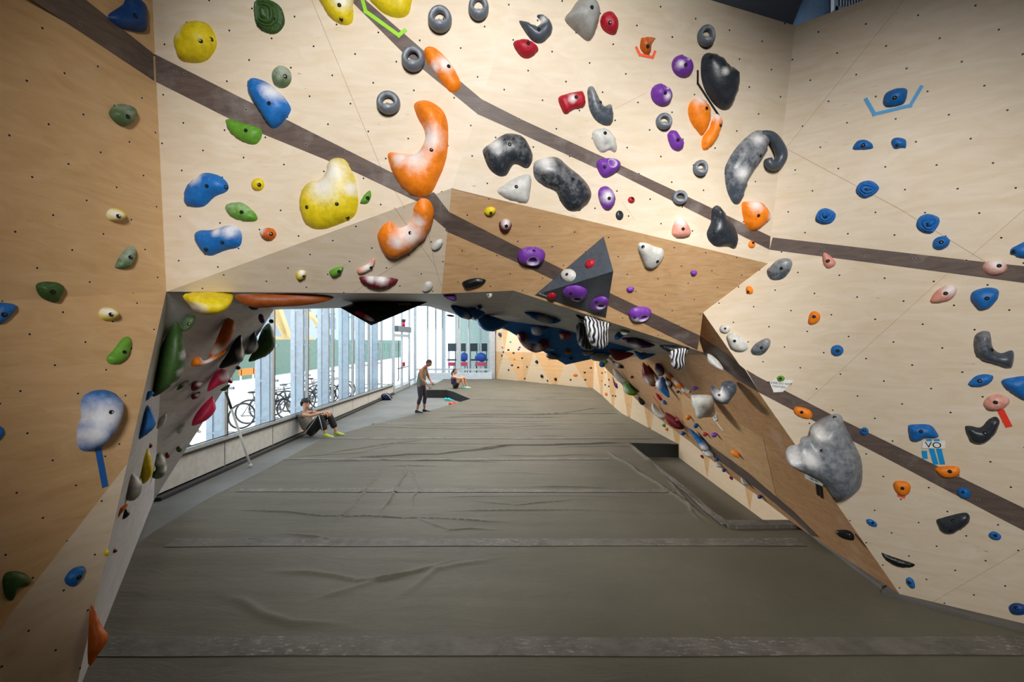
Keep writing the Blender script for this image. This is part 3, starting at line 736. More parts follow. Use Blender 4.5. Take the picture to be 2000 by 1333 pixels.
def ring_hold(label, cx, cy, rx, ry, color='grey', ang=0):
    L, n, u, v, _ = frame(cx, cy, False); pm = (L - V((0, 0, CZ))).length / F / 1.06
    Rx, Ry = rx * pm, ry * pm; vs, fs, ck = [], [], []
    N, K = 32, 12
    for i in range(N):
        a = 2 * math.pi * i / N; s_ = -math.sin(a)
        tr_ = min(Rx, Ry) * (.27 + .20 * max(0, s_))
        c2 = u * (math.cos(a) * (Rx - tr_)) + v * (math.sin(a) * (Ry - tr_)); rad = (u * math.cos(a) + v * math.sin(a))
        for k in range(K):
            b = 2 * math.pi * k / K
            vs.append(c2 + rad * (tr_ * math.cos(b)) + n * (tr_ * 1.5 * math.sin(b) + tr_ * .9)); ck.append(.35 if abs(math.cos(b)) < .5 else .1)
    for i in range(N):
        for k in range(K): j = (i + 1) % N; fs.append((i * K + k, j * K + k, j * K + (k + 1) % K, i * K + (k + 1) % K))
    me = bpy.data.meshes.new('climbing_hold'); me.from_pydata(vs, [], fs); me.materials.append(M[color]); me.shade_smooth()
    at = me.attributes.new('chalk', 'FLOAT', 'POINT')
    for i, c_ in enumerate(ck): at.data[i].value = c_
    ob = link('climbing_hold', me, None, L); tag(ob, label, 'climbing hold', 'grey ring holds')
    rr = min(Rx, Ry); bolt_mesh(v * (-Ry * .5) + u * (rr * .08) + n * (rr * .98), n, .009, ob)
    return ob

TABLE = open_table = """
dblue|dark blue hold on the grey stripe at the top of the left pillar|210,30 240,8 248,-10 280,5 285,35 283,62 250,60 225,50|265,32|
olive|dull green rounded hold, upper part of the left pillar|212,222 222,207 240,203 260,210 263,225 255,242 240,248 225,240|249,228|ch=.3
yellow|chalky yellow knob on the left pillar, the upper of two|E 224,420,17,14,0|232,421|h=.07;c=216,418,11
olive|grey green wedge between the two yellow knobs of the left pillar|224,520 235,498 250,482 262,483 263,500 255,520 240,526 228,525|257,503|ch=.4
dgreen|broad green hold with a dipped top, middle of the left pillar|71,555 90,550 115,553 123,563 115,582 108,592 85,585 72,570|103,570|
blue|blue wedge cut by the left frame edge, beside the dipped green hold|-10,595 15,592 35,600 20,618 0,635 -15,625|8,615|
yellow|chalky yellow knob on the left pillar, the lower of two|E 210,614,18,14,5|217,615|h=.07;c=202,610,11
green|bright green bean hold above the big blue pillar hold|207,700 220,685 238,662 252,658 256,672 250,695 235,711 215,712|243,688|
blue|large chalk-whitened blue bulge with a blue tape below, on the left pillar|157,795 162,775 185,763 215,764 233,785 230,815 215,850 190,878 165,882 152,870 150,840 158,815|220,808|h=.13;c=180,815,34;c=165,850,22
blue|blue hold fragment low at the left frame edge|-10,830 5,835 9,845 0,862 -10,865||
dgreen|very dark green lumpy hold in the lower left corner|5,1125 30,1115 55,1125 55,1145 32,1152 25,1175 8,1165||
blue|small blue hold on the pale triangular panel at lower left|126,1130 140,1112 160,1106 166,1112 155,1135 145,1147 130,1143|153,1128|h=.04
yellow|round yellow dome near the top left, above the grey stripe|345,100 343,75 360,50 385,41 408,48 422,72 422,95 405,118 380,124 352,118|389,78 412,80|h=.1;c=352,62,16
dgreen|green dome carved with contour rings, top of the left front panel|498,22 502,5 520,0 545,10 555,30 555,50 540,66 520,64 503,50|536,39|t=6;det=44
olive|small round chalky green dome below the ringed green one|E 551,151,19,22,0|556,150|ch=.45
yellow|yellow tongue-shaped hold left of the lime tape|622,-14 632,15 650,40 675,50 689,42 690,15 685,-15|663,8 667,35|c=672,5,18
yellow|yellow dome right of the lime tape at the top edge|722,-10 735,15 755,30 780,36 798,28 804,5 804,-20||
orange|long orange pill hold on the stripe, chalky in its middle|828,98 838,90 855,97 880,122 893,145 901,165 895,178 880,181 865,165 845,138 832,120|878,131|c=872,128,16;c=850,135,10
orange|huge orange crescent hold, chalk in its bend, top centre|808,205 822,196 845,200 868,220 876,255 872,310 855,355 840,380 815,386 790,372 770,345 757,310 762,297 790,300 815,298 829,275 828,255 815,230|839,293|h=.11;c=842,275,24;c=815,310,26;c=785,312,16;det=22
blue|big blue rounded wedge straddling the left grey stripe|484,160 495,152 520,160 545,178 566,205 567,220 550,243 535,252 525,245 505,215 488,190|523,202|h=.09;c=540,180,20
green|bright green bean just under the big blue wedge|440,238 450,232 475,240 500,247 512,255 510,272 498,283 480,280 455,265|482,256|
yellow|large yellow boot-shaped hold with white chalky neck|640,318 655,308 675,312 688,335 697,360 700,400 690,425 660,440 630,449 605,445 590,425 584,395 590,370 605,355 625,350 636,335|655,397 601,407 677,427|h=.1;c=655,340,28;c=640,365,30;c=690,370,14;det=20
blue|blue kidney hold, upper of the pair on the left front panel|360,390 365,365 385,345 402,337 430,344 446,360 443,375 420,385 400,403 378,406 362,400|404,366 438,365|c=385,348,14
yellow|tiny yellow button between the blue kidney and the yellow boot|E 504,361,13,13,0|506,360|h=.04
green|green almond hold between the two blue kidney holds|440,405 447,397 470,395 485,403 500,418 503,430 490,434 465,430 445,418|472,415|ch=.35
blue|blue kidney hold, lower of the pair, chalky along its top|380,460 390,450 415,449 445,440 465,445 473,460 468,482 440,490 415,500 400,497 388,482|434,471 404,488|c=455,448,16;c=430,452,10
dorange|small orange knob, chalky on its left, beside the lower blue kidney|508,452 520,445 535,448 540,460 530,471 515,466|530,457|c=514,451,9;h=.06
green|tiny green teardrop right of the yellow boot-shaped hold|703,395 712,380 723,372 725,385 718,398 706,399|717,387|
slate|dark grey claw hold, top of the centre right panel|1013,41 1030,43 1048,51 1056,43 1048,33 1052,28 1068,33 1079,50 1076,68 1060,84 1045,84 1030,70|1054,58|h=.06;c=1058,42,6
red|red leaf-shaped hold just below the dark grey claw|1002,85 1010,78 1030,78 1048,88 1051,100 1035,114 1020,113 1008,100|1032,85|
lgrey|large smooth pale grey cone hold at the top edge|1103,40 1115,20 1130,0 1150,-5 1165,8 1170,25 1168,45 1158,70 1148,81 1130,68|1157,13|h=.14;ch=.05
red|red shield hold right of the pale grey cone|1172,40 1180,25 1195,24 1206,40 1207,55 1200,69 1185,65 1175,55|1191,45|
dorange|small orange brown hold cradled by an orange tape bracket|1251,80 1255,73 1280,74 1276,82 1272,90 1270,105 1260,107 1250,95|1266,89|ch=.2
purple|purple egg hold, the upper right one of two|E 1332,130,20,23,-25|1340,127|d=1336,115,5,1.0;c=1322,130,7
purple|purple egg hold, the lower left one of two|E 1291,186,20,23,-25|1299,182|d=1296,171,5,1.0;c=1296,192,7
black|large glossy black rock hold right of the purple eggs|1370,115 1382,103 1400,108 1425,125 1441,150 1440,175 1425,210 1412,216 1395,205 1378,180 1369,150|1388,110|h=.12;d=1418,132,9,.5;d=1412,180,8,.15;d=1427,150,6,-.2;c=1400,148,7
red|red brick-shaped hold left of the dark fin|1090,192 1105,184 1135,178 1141,185 1142,208 1120,215 1105,224 1097,215|1126,191|h=.05;p=3;c=1115,196,8
slate|dark grey fin hold with a notch, beside the red brick|1147,175 1157,168 1165,180 1172,195 1180,207 1193,203 1197,215 1198,235 1190,246 1175,244 1160,232 1150,210|1172,201|ch=.3
white|white molar-shaped hold below the dark grey fin|1156,258 1165,252 1180,250 1190,255 1200,268 1205,290 1200,299 1190,294 1175,299 1165,290 1158,275|1183,260|d=1182,285,6,.3
purple|small purple bean below the middle grey ring|1303,265 1310,255 1320,256 1328,268 1335,277 1333,290 1322,296 1310,288|1324,274|
orange|orange shield hold, chalky top, left of the leaning orange one|1343,215 1350,197 1365,190 1380,200 1387,215 1385,240 1372,266 1360,255 1348,238|1382,211|h=.07;c=1364,192,14
orange|orange hold leaning behind the orange shield, chalky tip|1390,235 1400,222 1411,235 1409,250 1395,280 1376,295 1370,285 1372,268 1385,250|1408,245|h=.05;c=1400,224,13
purple|purple pocketed hold sitting on the right-hand grey stripe|1164,320 1175,310 1200,310 1211,318 1208,332 1190,345 1178,347 1170,338|1182,326|h=.06;d=1192,320,6,1.0
black|black kidney hold above the white wedge, centre of wall|943,300 945,290 960,278 985,262 1005,261 1025,270 1040,300 1038,320 1028,330 1010,322 1000,325 990,342 975,345 955,330|995,280|h=.08;c=965,285,14;ch=.25
white|white wedge hold left of the big black bean|970,372 985,360 1010,345 1032,340 1038,350 1036,375 1030,397 1010,395 985,387|1010,366|h=.06
black|biggest black bean hold, right of the white wedge|1041,330 1045,315 1070,307 1090,308 1110,325 1140,350 1155,375 1150,395 1130,412 1110,412 1095,395 1085,375 1065,366 1045,350|1118,349|h=.1;c=1062,318,18;ch=.3
purple|pale purple oval hold with chalky face below the stripe|1168,375 1175,365 1188,365 1200,380 1201,395 1190,411 1178,408 1170,392|1189,388|c=1182,385,11
red|tiny red button above the grey band corner|E 1233,391,7,7,0|1235,388|h=.02
black|tiny dark oval button below the pale purple oval|E 1210,421,8,10,0|1212,417|h=.02
pink|peach teardrop hold, white at its tip, above the overhang|1312,450 1318,430 1327,423 1337,430 1345,445 1347,460 1325,466 1313,460|1334,448|c=1326,430,12
black|black saddle hold lying over the right-hand grey stripe|1390,410 1400,401 1410,408 1420,425 1435,445 1440,470 1435,487 1420,482 1400,483 1385,472 1380,455 1388,435|1398,452|h=.09;d=1402,465,10,.35;d=1397,415,8,-.2
orange|bulky orange block with chalky top at the wall corner|1448,400 1460,393 1485,395 1502,415 1503,428 1485,445 1470,452 1455,440|1482,421|h=.08;c=1470,400,14;c=1497,424,8
orange|tiny orange hold below the orange block|E 1468,478,7,8,20|1471,475|h=.02
blue|blue hold inside the blue tape bracket, upper right wall|1724,200 1730,182 1750,173 1770,173 1772,185 1765,203 1745,209 1730,209|1746,191|
blue|blue half-moon hold, left of a pair on the upper right wall|1665,288 1675,275 1690,273 1703,280 1705,290 1690,293 1668,293|1685,283|
blue|small squarish blue hold, right of a pair on the upper right wall|1740,280 1745,270 1760,269 1770,275 1769,290 1760,289 1748,292|1753,282|
blue|blue teardrop dome with contour rings, highest of three ringed ones|1672,370 1680,357 1700,353 1717,365 1710,378 1690,387 1676,380|1691,371|t=5;det=40
blue|blue dome with contour rings, leftmost of three ringed ones|1593,425 1600,411 1615,407 1632,417 1628,432 1612,438 1596,433|1612,424|t=5;det=40
blue|blue dome with contour rings, rightmost of three ringed ones|1790,440 1795,425 1812,418 1833,425 1833,440 1820,455 1800,452|1812,439|t=5;det=40
blue|smooth blue oval hold under the rightmost ringed dome|1821,475 1828,465 1845,461 1856,470 1850,483 1835,489 1823,485|1839,474|
blue|blue hold cut by the right frame edge above the grey stripe|1972,490 1985,480 2010,472 2015,505 1985,502|1980,491|
slate|grey peanut hold at the left corner of the right wall|1497,530 1505,520 1520,507 1540,505 1548,515 1540,535 1525,547 1505,546|1526,526|h=.04;ch=.4
pink|small plain pink hold touching the upper grey stripe|1606,500 1610,493 1620,498 1632,511 1630,520 1617,525 1608,515|1618,510|
pink|pink dome lying on the upper stripe near the right edge|E 1943,523,25,16,0|1950,519|c=1945,512,16
pink|peach and orange tongue hold left of the tilted blue block|1816,588 1825,572 1845,558 1865,557 1869,570 1858,585 1835,592 1820,592|1847,572|c=1855,563,14
blue|tilted blue block hold right of the peach tongue|1895,585 1900,570 1925,562 1948,565 1950,580 1935,600 1915,606 1905,598|1926,583|h=.08
orange|tiny orange hold near the point of the overhang|E 1464,567,7,9,-30|1461,570|h=.03
orange|small knobbly orange hold in the middle of the right wall|1578,630 1582,612 1592,608 1602,615 1600,628 1588,635|1590,619|
blue|small blue disc hold right of the arch edge|E 1635,685,13,11,0|1635,686|
white|small white disc hold, upper of the white pair at the arch edge|E 1416,643,11,9,10|1416,642|
white|white shell hold, lower of the white pair at the arch edge|1420,655 1435,650 1455,665 1462,680 1450,687 1430,682 1422,668|1435,666|
slate|dark grey pod hold right of the white shell|1466,685 1475,672 1495,661 1505,665 1503,678 1490,693 1472,693|1487,679|h=.04;ch=.4
slate|large dark grey crescent hold near the right frame edge|1902,660 1915,648 1932,648 1936,660 1940,680 1955,690 1975,684 1981,692 1978,715 1970,721 1945,712 1915,703 1903,690|1936,684|h=.07;ch=.25
blue|blue fish-shaped hold under the dark grey crescent|1890,750 1905,735 1925,731 1940,735 1935,748 1915,756 1895,755|1915,745|
blue|pointed blue hold running out of the right frame edge|1955,745 1975,738 2010,738 2010,782 1990,777 1965,760||h=.06
pink|brownish pink hold with a red tape hanging below it|1920,787 1930,775 1950,770 1970,778 1970,790 1955,800 1935,802 1924,797|1945,786|h=.06;ch=.3
black|black boomerang hold left of the red tape|1884,835 1895,832 1915,835 1930,820 1945,814 1953,825 1945,845 1930,862 1910,868 1893,860|1924,845|h=.06
green|small lime green hold pinning the white paper sign|E 1525,740,8,6,0|1525,740|h=.03
orange|orange pill hold on the lower stripe, above the grey boulder|1550,798 1558,794 1580,800 1587,812 1580,819 1563,815 1552,808|1566,806|h=.035
grey|gigantic grey boulder hold bulging over the arch edge|1534,885 1542,872 1560,868 1565,855 1580,850 1582,835 1600,820 1628,809 1643,812 1650,830 1665,860 1683,900 1683,945 1670,965 1640,974 1625,965 1605,940 1580,925 1550,910 1538,900|1608,882 1631,818|h=.26;det=30;d=1548,886,12,-.25;d=1600,838,14,-.12;d=1612,852,5,.1;d=1568,895,5,.15;d=1585,862,6,.16;c=1552,884,18;c=1585,880,16;c=1602,838,16;ch=.38
blue|tiny blue disc on the lower stripe beside the boulder|E 1688,843,9,8,0|1688,842|h=.03
blue|blue hold above the white VO paper sign|1773,835 1778,830 1815,830 1830,845 1832,855 1810,855 1795,862 1778,860 1774,848|1799,845|
orange|orange lip hold on the stripe right of the VO sign|1826,915 1840,911 1870,912 1875,925 1860,934 1840,932 1828,922|1854,922|h=.04
blue|small blue hold on the lower stripe at right|1868,960 1875,953 1890,954 1896,965 1890,975 1873,970|1881,963|h=.04
orange|orange hold with orange tape scrap, right of the boulder|1744,948 1750,940 1770,941 1779,950 1775,965 1762,969 1750,962|1762,955|h=.04
black|broad glossy black hold low on the right wall|1828,1018 1840,1012 1870,1004 1888,1002 1895,1012 1890,1025 1875,1035 1860,1043 1840,1040|1862,1018 1858,1036|h=.05
blue|small light blue oval low on the right wall|1691,1017 1700,1014 1712,1022 1712,1030 1698,1027|1704,1022|h=.02
blue|small blue diamond hold right of the broad black one|1930,1045 1940,1038 1955,1046 1952,1055 1936,1052|1943,1047|h=.03
jet|small black pointed hold on the pillar's shaded side|1632,1037 1655,1036 1667,1045 1667,1056 1650,1054 1637,1047|1658,1045|h=.03
jet|long thin black rail hold at the foot of the right wall|1721,1080 1735,1085 1765,1095 1787,1103 1780,1109 1755,1108 1730,1095||h=.03
blue|small blue comma hold lowest above the right mat edge|1769,1132 1777,1128 1785,1135 1788,1148 1783,1150 1772,1143|1777,1139|h=.03
dblue|dark blue hold in the lower right corner|1970,1185 1985,1178 2005,1185 2000,1200 1975,1198|1985,1189|h=.04
orange|orange crescent hold under the huge one, crossing the lower stripe|835,388 845,400 848,420 840,450 815,480 790,497 770,505 750,497 738,470 738,455 750,438 765,433 778,445 795,440 805,425 808,405 820,388|802,457|h=.09;c=800,450,26;c=775,462,16;c=816,425,13;det=22
yellow|tiny chalky yellow hold low on the left of the overhang band|E 588,537,11,9,-20|594,540|c=590,531,7
green|small green pointed hold low on the overhang band|643,530 655,523 671,521 665,535 655,540 645,537|662,531|h=.04
pink|small peach banana hold above the dark red half-moon|697,527 705,522 720,515 728,505 733,508 730,520 718,530 700,535|724,523|c=718,520,12
maroon|dark red half-moon hold with white chalked top|701,542 720,540 750,541 778,546 765,558 745,565 725,563 710,555||h=.05;c=745,541,13;c=725,540,9
white|small white and purple oval below the orange crescent's end|842,485 848,473 860,467 866,472 860,484 848,490||h=.03
white|small white stone hold at the bottom middle of the band|824,568 830,553 840,550 846,558 840,568 828,570||h=.03
jet|glossy black caterpillar hold just above the arch edge|903,552 912,547 930,543 945,545 949,550 935,559 912,564 904,559||h=.04
yellow|tiny yellow oval at the left of the brown band|E 957,413,12,9,-10|958,416|h=.03
maroon|small maroon ball hold whitened with chalk|E 987,440,13,12,0|989,443|h=.05;c=988,433,9
purple|purple pocketed hold on the stripe, left of the pyramid|1010,500 1018,487 1040,482 1060,488 1065,500 1055,515 1035,518 1015,512|1042,492|h=.07;d=1040,504,8,1.1
white|large white bone-shaped hold right of the pyramid|1245,483 1250,474 1262,475 1280,482 1295,487 1297,500 1288,515 1275,525 1260,523 1252,505|1257,484 1285,511|h=.06
purple|tiny purple bud on the brown band, the right one|E 1355,533,7,5,-10||h=.025
purple|tiny purple bud on the brown band, beside the pyramid|E 1231,565,8,5,-10||h=.025
purple|purple pocketed hold on the stripe, right of the pyramid|1227,612 1235,602 1255,599 1271,605 1270,618 1255,627 1235,627|1240,621|h=.06;d=1255,617,7,1.1;c=1240,620,8
white|round white hold on the upper face of the black pyramid|E 1110,538,15,13,0|1107,537|h=.04
red|small red hold on the upper face of the black pyramid|1143,516 1150,508 1160,507 1161,516 1155,523 1146,524||h=.03
purple|purple pocketed hold on the pyramid's dark face, left one|1098,570 1108,560 1128,558 1146,566 1145,580 1128,587 1108,580|1115,573|h=.05;d=1128,578,7,1.1
purple|purple pocketed hold on the pyramid's dark face, right one|1150,596 1160,584 1175,579 1188,584 1187,597 1175,605 1158,603|1165,590|h=.04;d=1174,593,6,1.1
red|small red hold at the pointed left tip of the pyramid|1068,576 1078,572 1087,576 1085,583 1072,584||h=.03
white|little white nub on the arch edge, centre|950,574 960,572 961,580 954,583|954,576|m=b;h=.03
wave|black and white ridged macro hold hanging under the pyramid|1142,618 1170,627 1190,632 1187,650 1189,668 1180,680 1164,678 1152,668 1145,645||m=b;h=.16;ch=1;det=24;lift=.2
wave|darker black ridged macro hold behind the hanging ridged one|1126,634 1145,634 1152,660 1162,680 1150,685 1136,680 1127,664||m=b;h=.14;ch=.1;det=20
jet|black flat volume piece topping the hanging ridged holds|1124,614 1145,622 1192,634 1180,638 1146,636||m=b;h=.06
wave|black and white ridged hold hanging at the end of the arch edge|1308,684 1318,678 1342,681 1338,700 1338,715 1325,723 1314,718 1309,700||m=b;h=.09;ch=1;det=20;lift=.1
jet|black wedge topping the ridged hold at the arch edge end|1288,674 1343,678 1338,686 1310,690||m=b;h=.05
white|white wing hold on the stripe of the shaded inner wall|1381,693 1386,692 1400,702 1412,718 1410,724 1395,717 1383,707||h=.06
slate|black and silver twisted hold on the shaded inner wall|1388,755 1392,754 1405,762 1410,748 1425,744 1437,750 1438,765 1428,780 1420,790 1405,787 1392,775|1405,772|h=.1;c=1412,768,12
white|white pillow-shaped hold on the shaded inner wall|1350,775 1355,772 1385,772 1393,780 1395,795 1397,810 1390,815 1375,816 1366,818 1360,812 1357,800 1352,790||h=.12;d=1376,797,5,.25;det=20
orange|small orange ball left of the pillow hold's foot|E 1344,816,5,5,0||h=.04
blue|small light blue ball low on the inner wall|E 1359,832,5,5,0||h=.04
red|small red ball low on the inner wall|E 1377,849,5,4,0||h=.04
purple|small purple ball beside the red one on the inner wall|E 1395,850,6,5,0||h=.04
orange|jagged bright orange hold low on the inner wall|1427,883 1431,880 1439,882 1443,888 1445,895 1436,893 1431,889||h=.04
blue|tiny teal blue ball above the sunken mat corner|E 1334,847,5,4,0||h=.04
purple|tiny purple nub left of the twisted hold|E 1357,759,5,4,0||h=.03
blue|long blue drop hold with white chalked end on the inner wall edge|1345,838 1355,843 1375,860 1384,875 1378,882 1370,878 1360,862||h=.1;c=1376,874,9
white|white half-round hold just below the blue drop|1373,880 1378,878 1390,885 1393,892 1385,894 1375,888||h=.07
white|small white shell hold midway down the inner wall edge|1398,902 1402,903 1410,911 1408,914 1399,912||h=.05
white|small white shell hold lowest on the inner wall edge|1447,934 1452,936 1463,946 1460,949 1450,946||h=.05
dblue|tiny blue ball under the white half-round|E 1400,898,4,4,0||h=.03
dblue|tiny blue ball between the two small white shells|E 1414,919,4,4,0||h=.03
dblue|tiny blue ball nearest the floor on the inner wall edge|E 1484,971,5,4,0||h=.03
maroon|tiny maroon hold tucked beside the white half-round|E 1373,893,6,3,30||h=.03
maroon|tiny maroon hold above the lowest white shell|E 1430,934,6,4,30||h=.03
maroon|deep red leaf hold with chalky end on the inner wall|1255,710 1260,711 1274,726 1280,745 1283,753 1272,755 1260,745 1254,730||h=.12;c=1270,742,10
dpurple|dark purple oval hold with chalk, right of the red leaf|1280,712 1287,710 1297,722 1296,733 1285,735 1280,725||h=.07;c=1287,728,7
blue|blue triangular hold with white patch below the red leaf|1280,750 1293,736 1300,745 1308,777 1290,765||h=.07;c=1285,750,9
dpurple|small dark purple hold between blue triangle and orange pair|1300,736 1308,742 1314,755 1308,757 1301,750||h=.05;c=1306,748,5
orange|small orange hold, chalk topped, upper of a pair|1298,728 1306,729 1313,736 1310,742 1302,738||h=.05;c=1303,731,5
orange|small orange hold, chalk topped, lower of a pair|1314,743 1322,744 1331,754 1330,760 1321,756||h=.05;c=1320,746,6
maroon|flat dark red blade hold under the purple one|1190,683 1215,686 1238,691 1225,700 1205,705 1195,697||m=b;h=.05
blue|blue pointed volume with orange centre under the purple hold|1238,685 1255,690 1280,692 1265,700 1252,703 1244,696||m=b;h=.06
orange|small orange hold mounted on the blue pointed volume|1253,689 1262,689 1265,695 1257,698||m=b;h=.04;lift=.15
lgrey|grey white slab hold at the edge above the back wall|1152,697 1165,690 1185,692 1190,698 1180,705 1160,705||m=b;h=.1
white|pale crescent hold upper on the silhouette edge|1180,692 1186,693 1196,703 1200,710 1190,707 1182,700||m=b;h=.06
blue|small blue hold at the silhouette edge above orange specks|E 1176,712,6,6,30||m=b;h=.05
green|tiny green hold beside the small blue silhouette one|E 1183,707,4,4,0||m=b;h=.04
jet|black ribbed hold along the silhouette edge|1196,706 1206,708 1216,715 1218,720 1208,719 1200,714||m=b;h=.05;c=1206,712,5
white|large pale crescent hold on the silhouette edge|1197,722 1203,722 1215,733 1226,745 1222,750 1208,746 1200,735||m=b;h=.07
dpurple|dark purple bowl hold under the large pale crescent|1197,735 1202,748 1216,752 1214,762 1203,758 1198,748||m=b;h=.07
green|green and white leaf hold on the silhouette edge|1218,752 1225,748 1240,760 1245,770 1232,773 1218,765||m=b;h=.07;c=1222,762,7
maroon|tiny red nub right of the pale crescent|E 1234,737,3,3,0||h=.03
jet|slim black hold with red spot on the silhouette edge|1226,743 1234,752 1248,765 1244,766 1232,758||m=b;h=.03
black|dark round hold behind the green leaf hold|1246,776 1254,780 1260,788 1254,792 1248,786||m=b;h=.05
white|big pale crescent hold lower on the silhouette edge|1274,788 1280,792 1290,803 1300,812 1297,820 1282,814 1273,800||m=b;h=.08
maroon|large dark red hold beside the lower pale crescent|1298,806 1315,813 1330,828 1336,838 1320,838 1303,825||m=b;h=.08
rose|small hot pink hold on top of the large dark red one|E 1323,821,4,3,0||m=b;h=.04;lift=.12
green|tiny yellow green star hold low on the silhouette edge|E 1299,831,6,4,0||m=b;h=.03
orange|tiny orange hold next to the yellow green star|E 1304,838,5,4,0||m=b;h=.04
rose|thin hot pink hold on the inner wall|1280,768 1287,772 1293,781 1289,783 1283,776||h=.03
blue|small teal blue hold above the thin pink one|1294,782 1299,783 1302,790 1296,790||h=.03
dblue|tiny dark blue nub near the orange pair|E 1324,766,3,3,0||h=.03
dpurple|long dark purple blade hold with white edge under the arch|1215,660 1240,660 1265,668 1280,675 1262,680 1240,678 1222,668||m=b;h=.09;c=1240,674,10
blue|small blue hold with white cap under the arch edge|1203,652 1212,648 1218,656 1208,664 1200,662||m=b;h=.05
white|white wedge hold just under the arch edge|1212,643 1231,648 1222,655 1213,653||m=b;h=.05
blue|blue and white lens hold on the arch soffit|1024,610 1045,611 1070,618 1095,625 1085,632 1060,632 1040,622||m=b;h=.12;c=1062,624,14
blue|small blue and white hold below the lens hold|1038,640 1050,638 1072,641 1066,648 1054,656 1040,653||m=b;h=.1;c=1047,647,9
maroon|dark red wavy hold with grey centre on the blue volume|1010,655 1015,650 1028,652 1030,665 1045,672 1060,663 1070,668 1072,680 1055,688 1040,688 1020,675||m=b;h=.1;c=1030,672,9;c=1050,679,8;det=18
red|small red and white wedge hold on the blue volume|1092,650 1104,650 1117,656 1104,663 1096,663||m=b;h=.06;c=1096,657,5
slate|dark oval hold near the lower edge of the blue volume|1066,694 1078,690 1094,699 1090,703 1072,701||m=b;h=.06
brown|small brown round hold on the blue volume|E 1109,688,6,5,0||m=b;h=.05
dblue|small dark blue round hold at the tip of the blue volume|E 1115,702,4,3,0||m=b;h=.04
lgrey|grey violet hold on the right of the blue volume|1137,688 1148,686 1160,688 1152,694 1142,695||m=b;h=.05
blue|blue fan hold at the arch edge over the far windows|880,597 900,600 915,604 922,622 908,622 892,614||m=b;h=.12;c=912,615,7
blue|blue cone hold between two blue domes on the soffit|915,602 930,603 948,612 930,624 920,616||m=b;h=.1
blue|big blue dome hold on the soffit over the far windows|930,616 950,617 993,630 985,638 965,646 945,643 934,632||m=b;h=.2
dblue|small square blue hold on the soffit|E 937,600,5,4,0||m=b;h=.05
dorange|small orange hold behind the big blue dome|E 969,646,9,3,-8||m=b;h=.05
black|small dark round hold at the corner of the blue volume|E 979,655,7,4,30||m=b;h=.05
dpurple|dark purple hold tucked under the arch centre|866,577 889,577 891,588 878,586||m=b;h=.06
black|thin black hold on the soffit edge|E 880,617,8,2,8||m=b;h=.03;at=885,606
yellow|large yellow macro hold hanging at the left end of the arch|362,574 452,573 447,592 435,608 410,615 385,612 371,598||m=b;h=.22;c=376,600,13;lift=.1
brown|very long brown orange hold flat under the arch|458,578 500,574 600,574 650,579 640,588 600,596 540,600 490,600||m=b;h=.08;ch=0
maroon|small dark red and white hold left of the long orange one|468,578 488,579 498,586 490,590 475,586||m=b;h=.06;c=492,586,5
slate|small grey hold under the long orange one|486,598 505,602 500,606 490,605||m=b;h=.05
dgreen|huge dark green crescent hold, pale rim, on the inner left wall|340,632 350,633 358,660 363,690 361,720 345,745 320,765 298,775 300,750 305,715 318,670||m=b;h=.14;c=356,690,9;c=351,725,9;c=338,752,7;det=20;ch=.02
olive|dull green hold above the huge green crescent|357,630 365,618 380,616 381,628 372,640 355,648|370,633|m=b;h=.08
dorange|long orange hold pointing up the inner left wall|440,625 452,624 459,632 455,655 440,680 420,700 405,705 420,670||m=b;h=.08;c=425,685,12
orange|lower orange hold with slim tail on the inner left wall|373,715 378,700 390,697 400,705 425,690 440,683 438,692 415,707 390,715||m=b;h=.06;c=405,705,12
jet|big black horn hold with white flank on the inner left wall|428,720 445,690 468,655 474,670 476,700 465,710||m=b;h=.1;c=470,690,10
slate|grey faceted hold between black horn and green dome|478,690 488,665 497,647 503,665 504,680 490,692||m=b;h=.1;c=492,678,9;at=475,680
dgreen|big dark green dome at the edge against the windows|485,706 498,680 512,645 525,632 535,650 538,672 525,692 505,702||m=b;h=.16;at=470,690;lift=-.2;ch=.1
dpurple|small dark hold above the green dome|E 511,623,6,10,-20||m=b;h=.05;at=490,625
jet|tiny black nub against the windows above the green dome|E 530,628,5,4,0||m=b;h=.04;at=495,625
rose|pink hold with pale face on the inner left wall, upper of two|405,765 412,742 428,722 442,724 448,735 445,745 425,755||m=b;h=.08;c=438,735,9
rose|crimson hold at the wall edge, lower pink of two|374,830 385,805 410,778 416,775 421,792 420,803 405,820 385,830||m=b;h=.09;at=385,800
red|tiny red nub beside the upper pink hold|E 449,745,6,4,30||m=b;h=.03;at=435,745
jet|tiny black ball on the edge above the pink hold|E 465,719,5,4,0||m=b;h=.03;at=445,715
olive|slim grey green sliver hold under the upper pink hold|430,762 445,752 450,753 440,764||m=b;h=.03;at=425,755
olive|slim pale green sliver hold beside the green crescent|345,763 352,750 365,743 372,746 360,756||m=b;h=.03;c=362,750,6
maroon|small dark red hold with paper tag on the inner left wall|373,755 380,745 394,745 398,748 388,760 376,764||m=b;h=.04;c=388,750,5
maroon|small dark red hold just below the tagged one|373,775 380,768 391,766 388,776 377,781||m=b;h=.04;c=384,771,4
blue|large blue hold behind the pillar edge, inner left wall|268,800 280,790 292,795 302,815 303,832 290,846 255,868 255,840||m=b;h=.12;c=301,820,5
blue|narrow blue hold above the large blue one behind the pillar|275,788 280,775 292,764 300,768 288,782||m=b;h=.04
white|pale wedge hold right of the large blue inner hold|303,832 308,818 322,808 326,812 322,828 308,838||m=b;h=.05
white|slim white hold with paper tag lower on the inner left wall|345,846 350,835 361,826 362,832 354,846||m=b;h=.04
yellow|yellow brown slab hold low on the inner left wall|256,900 270,888 288,876 294,888 299,915 296,930 280,946 274,930 262,910||m=b;h=.08
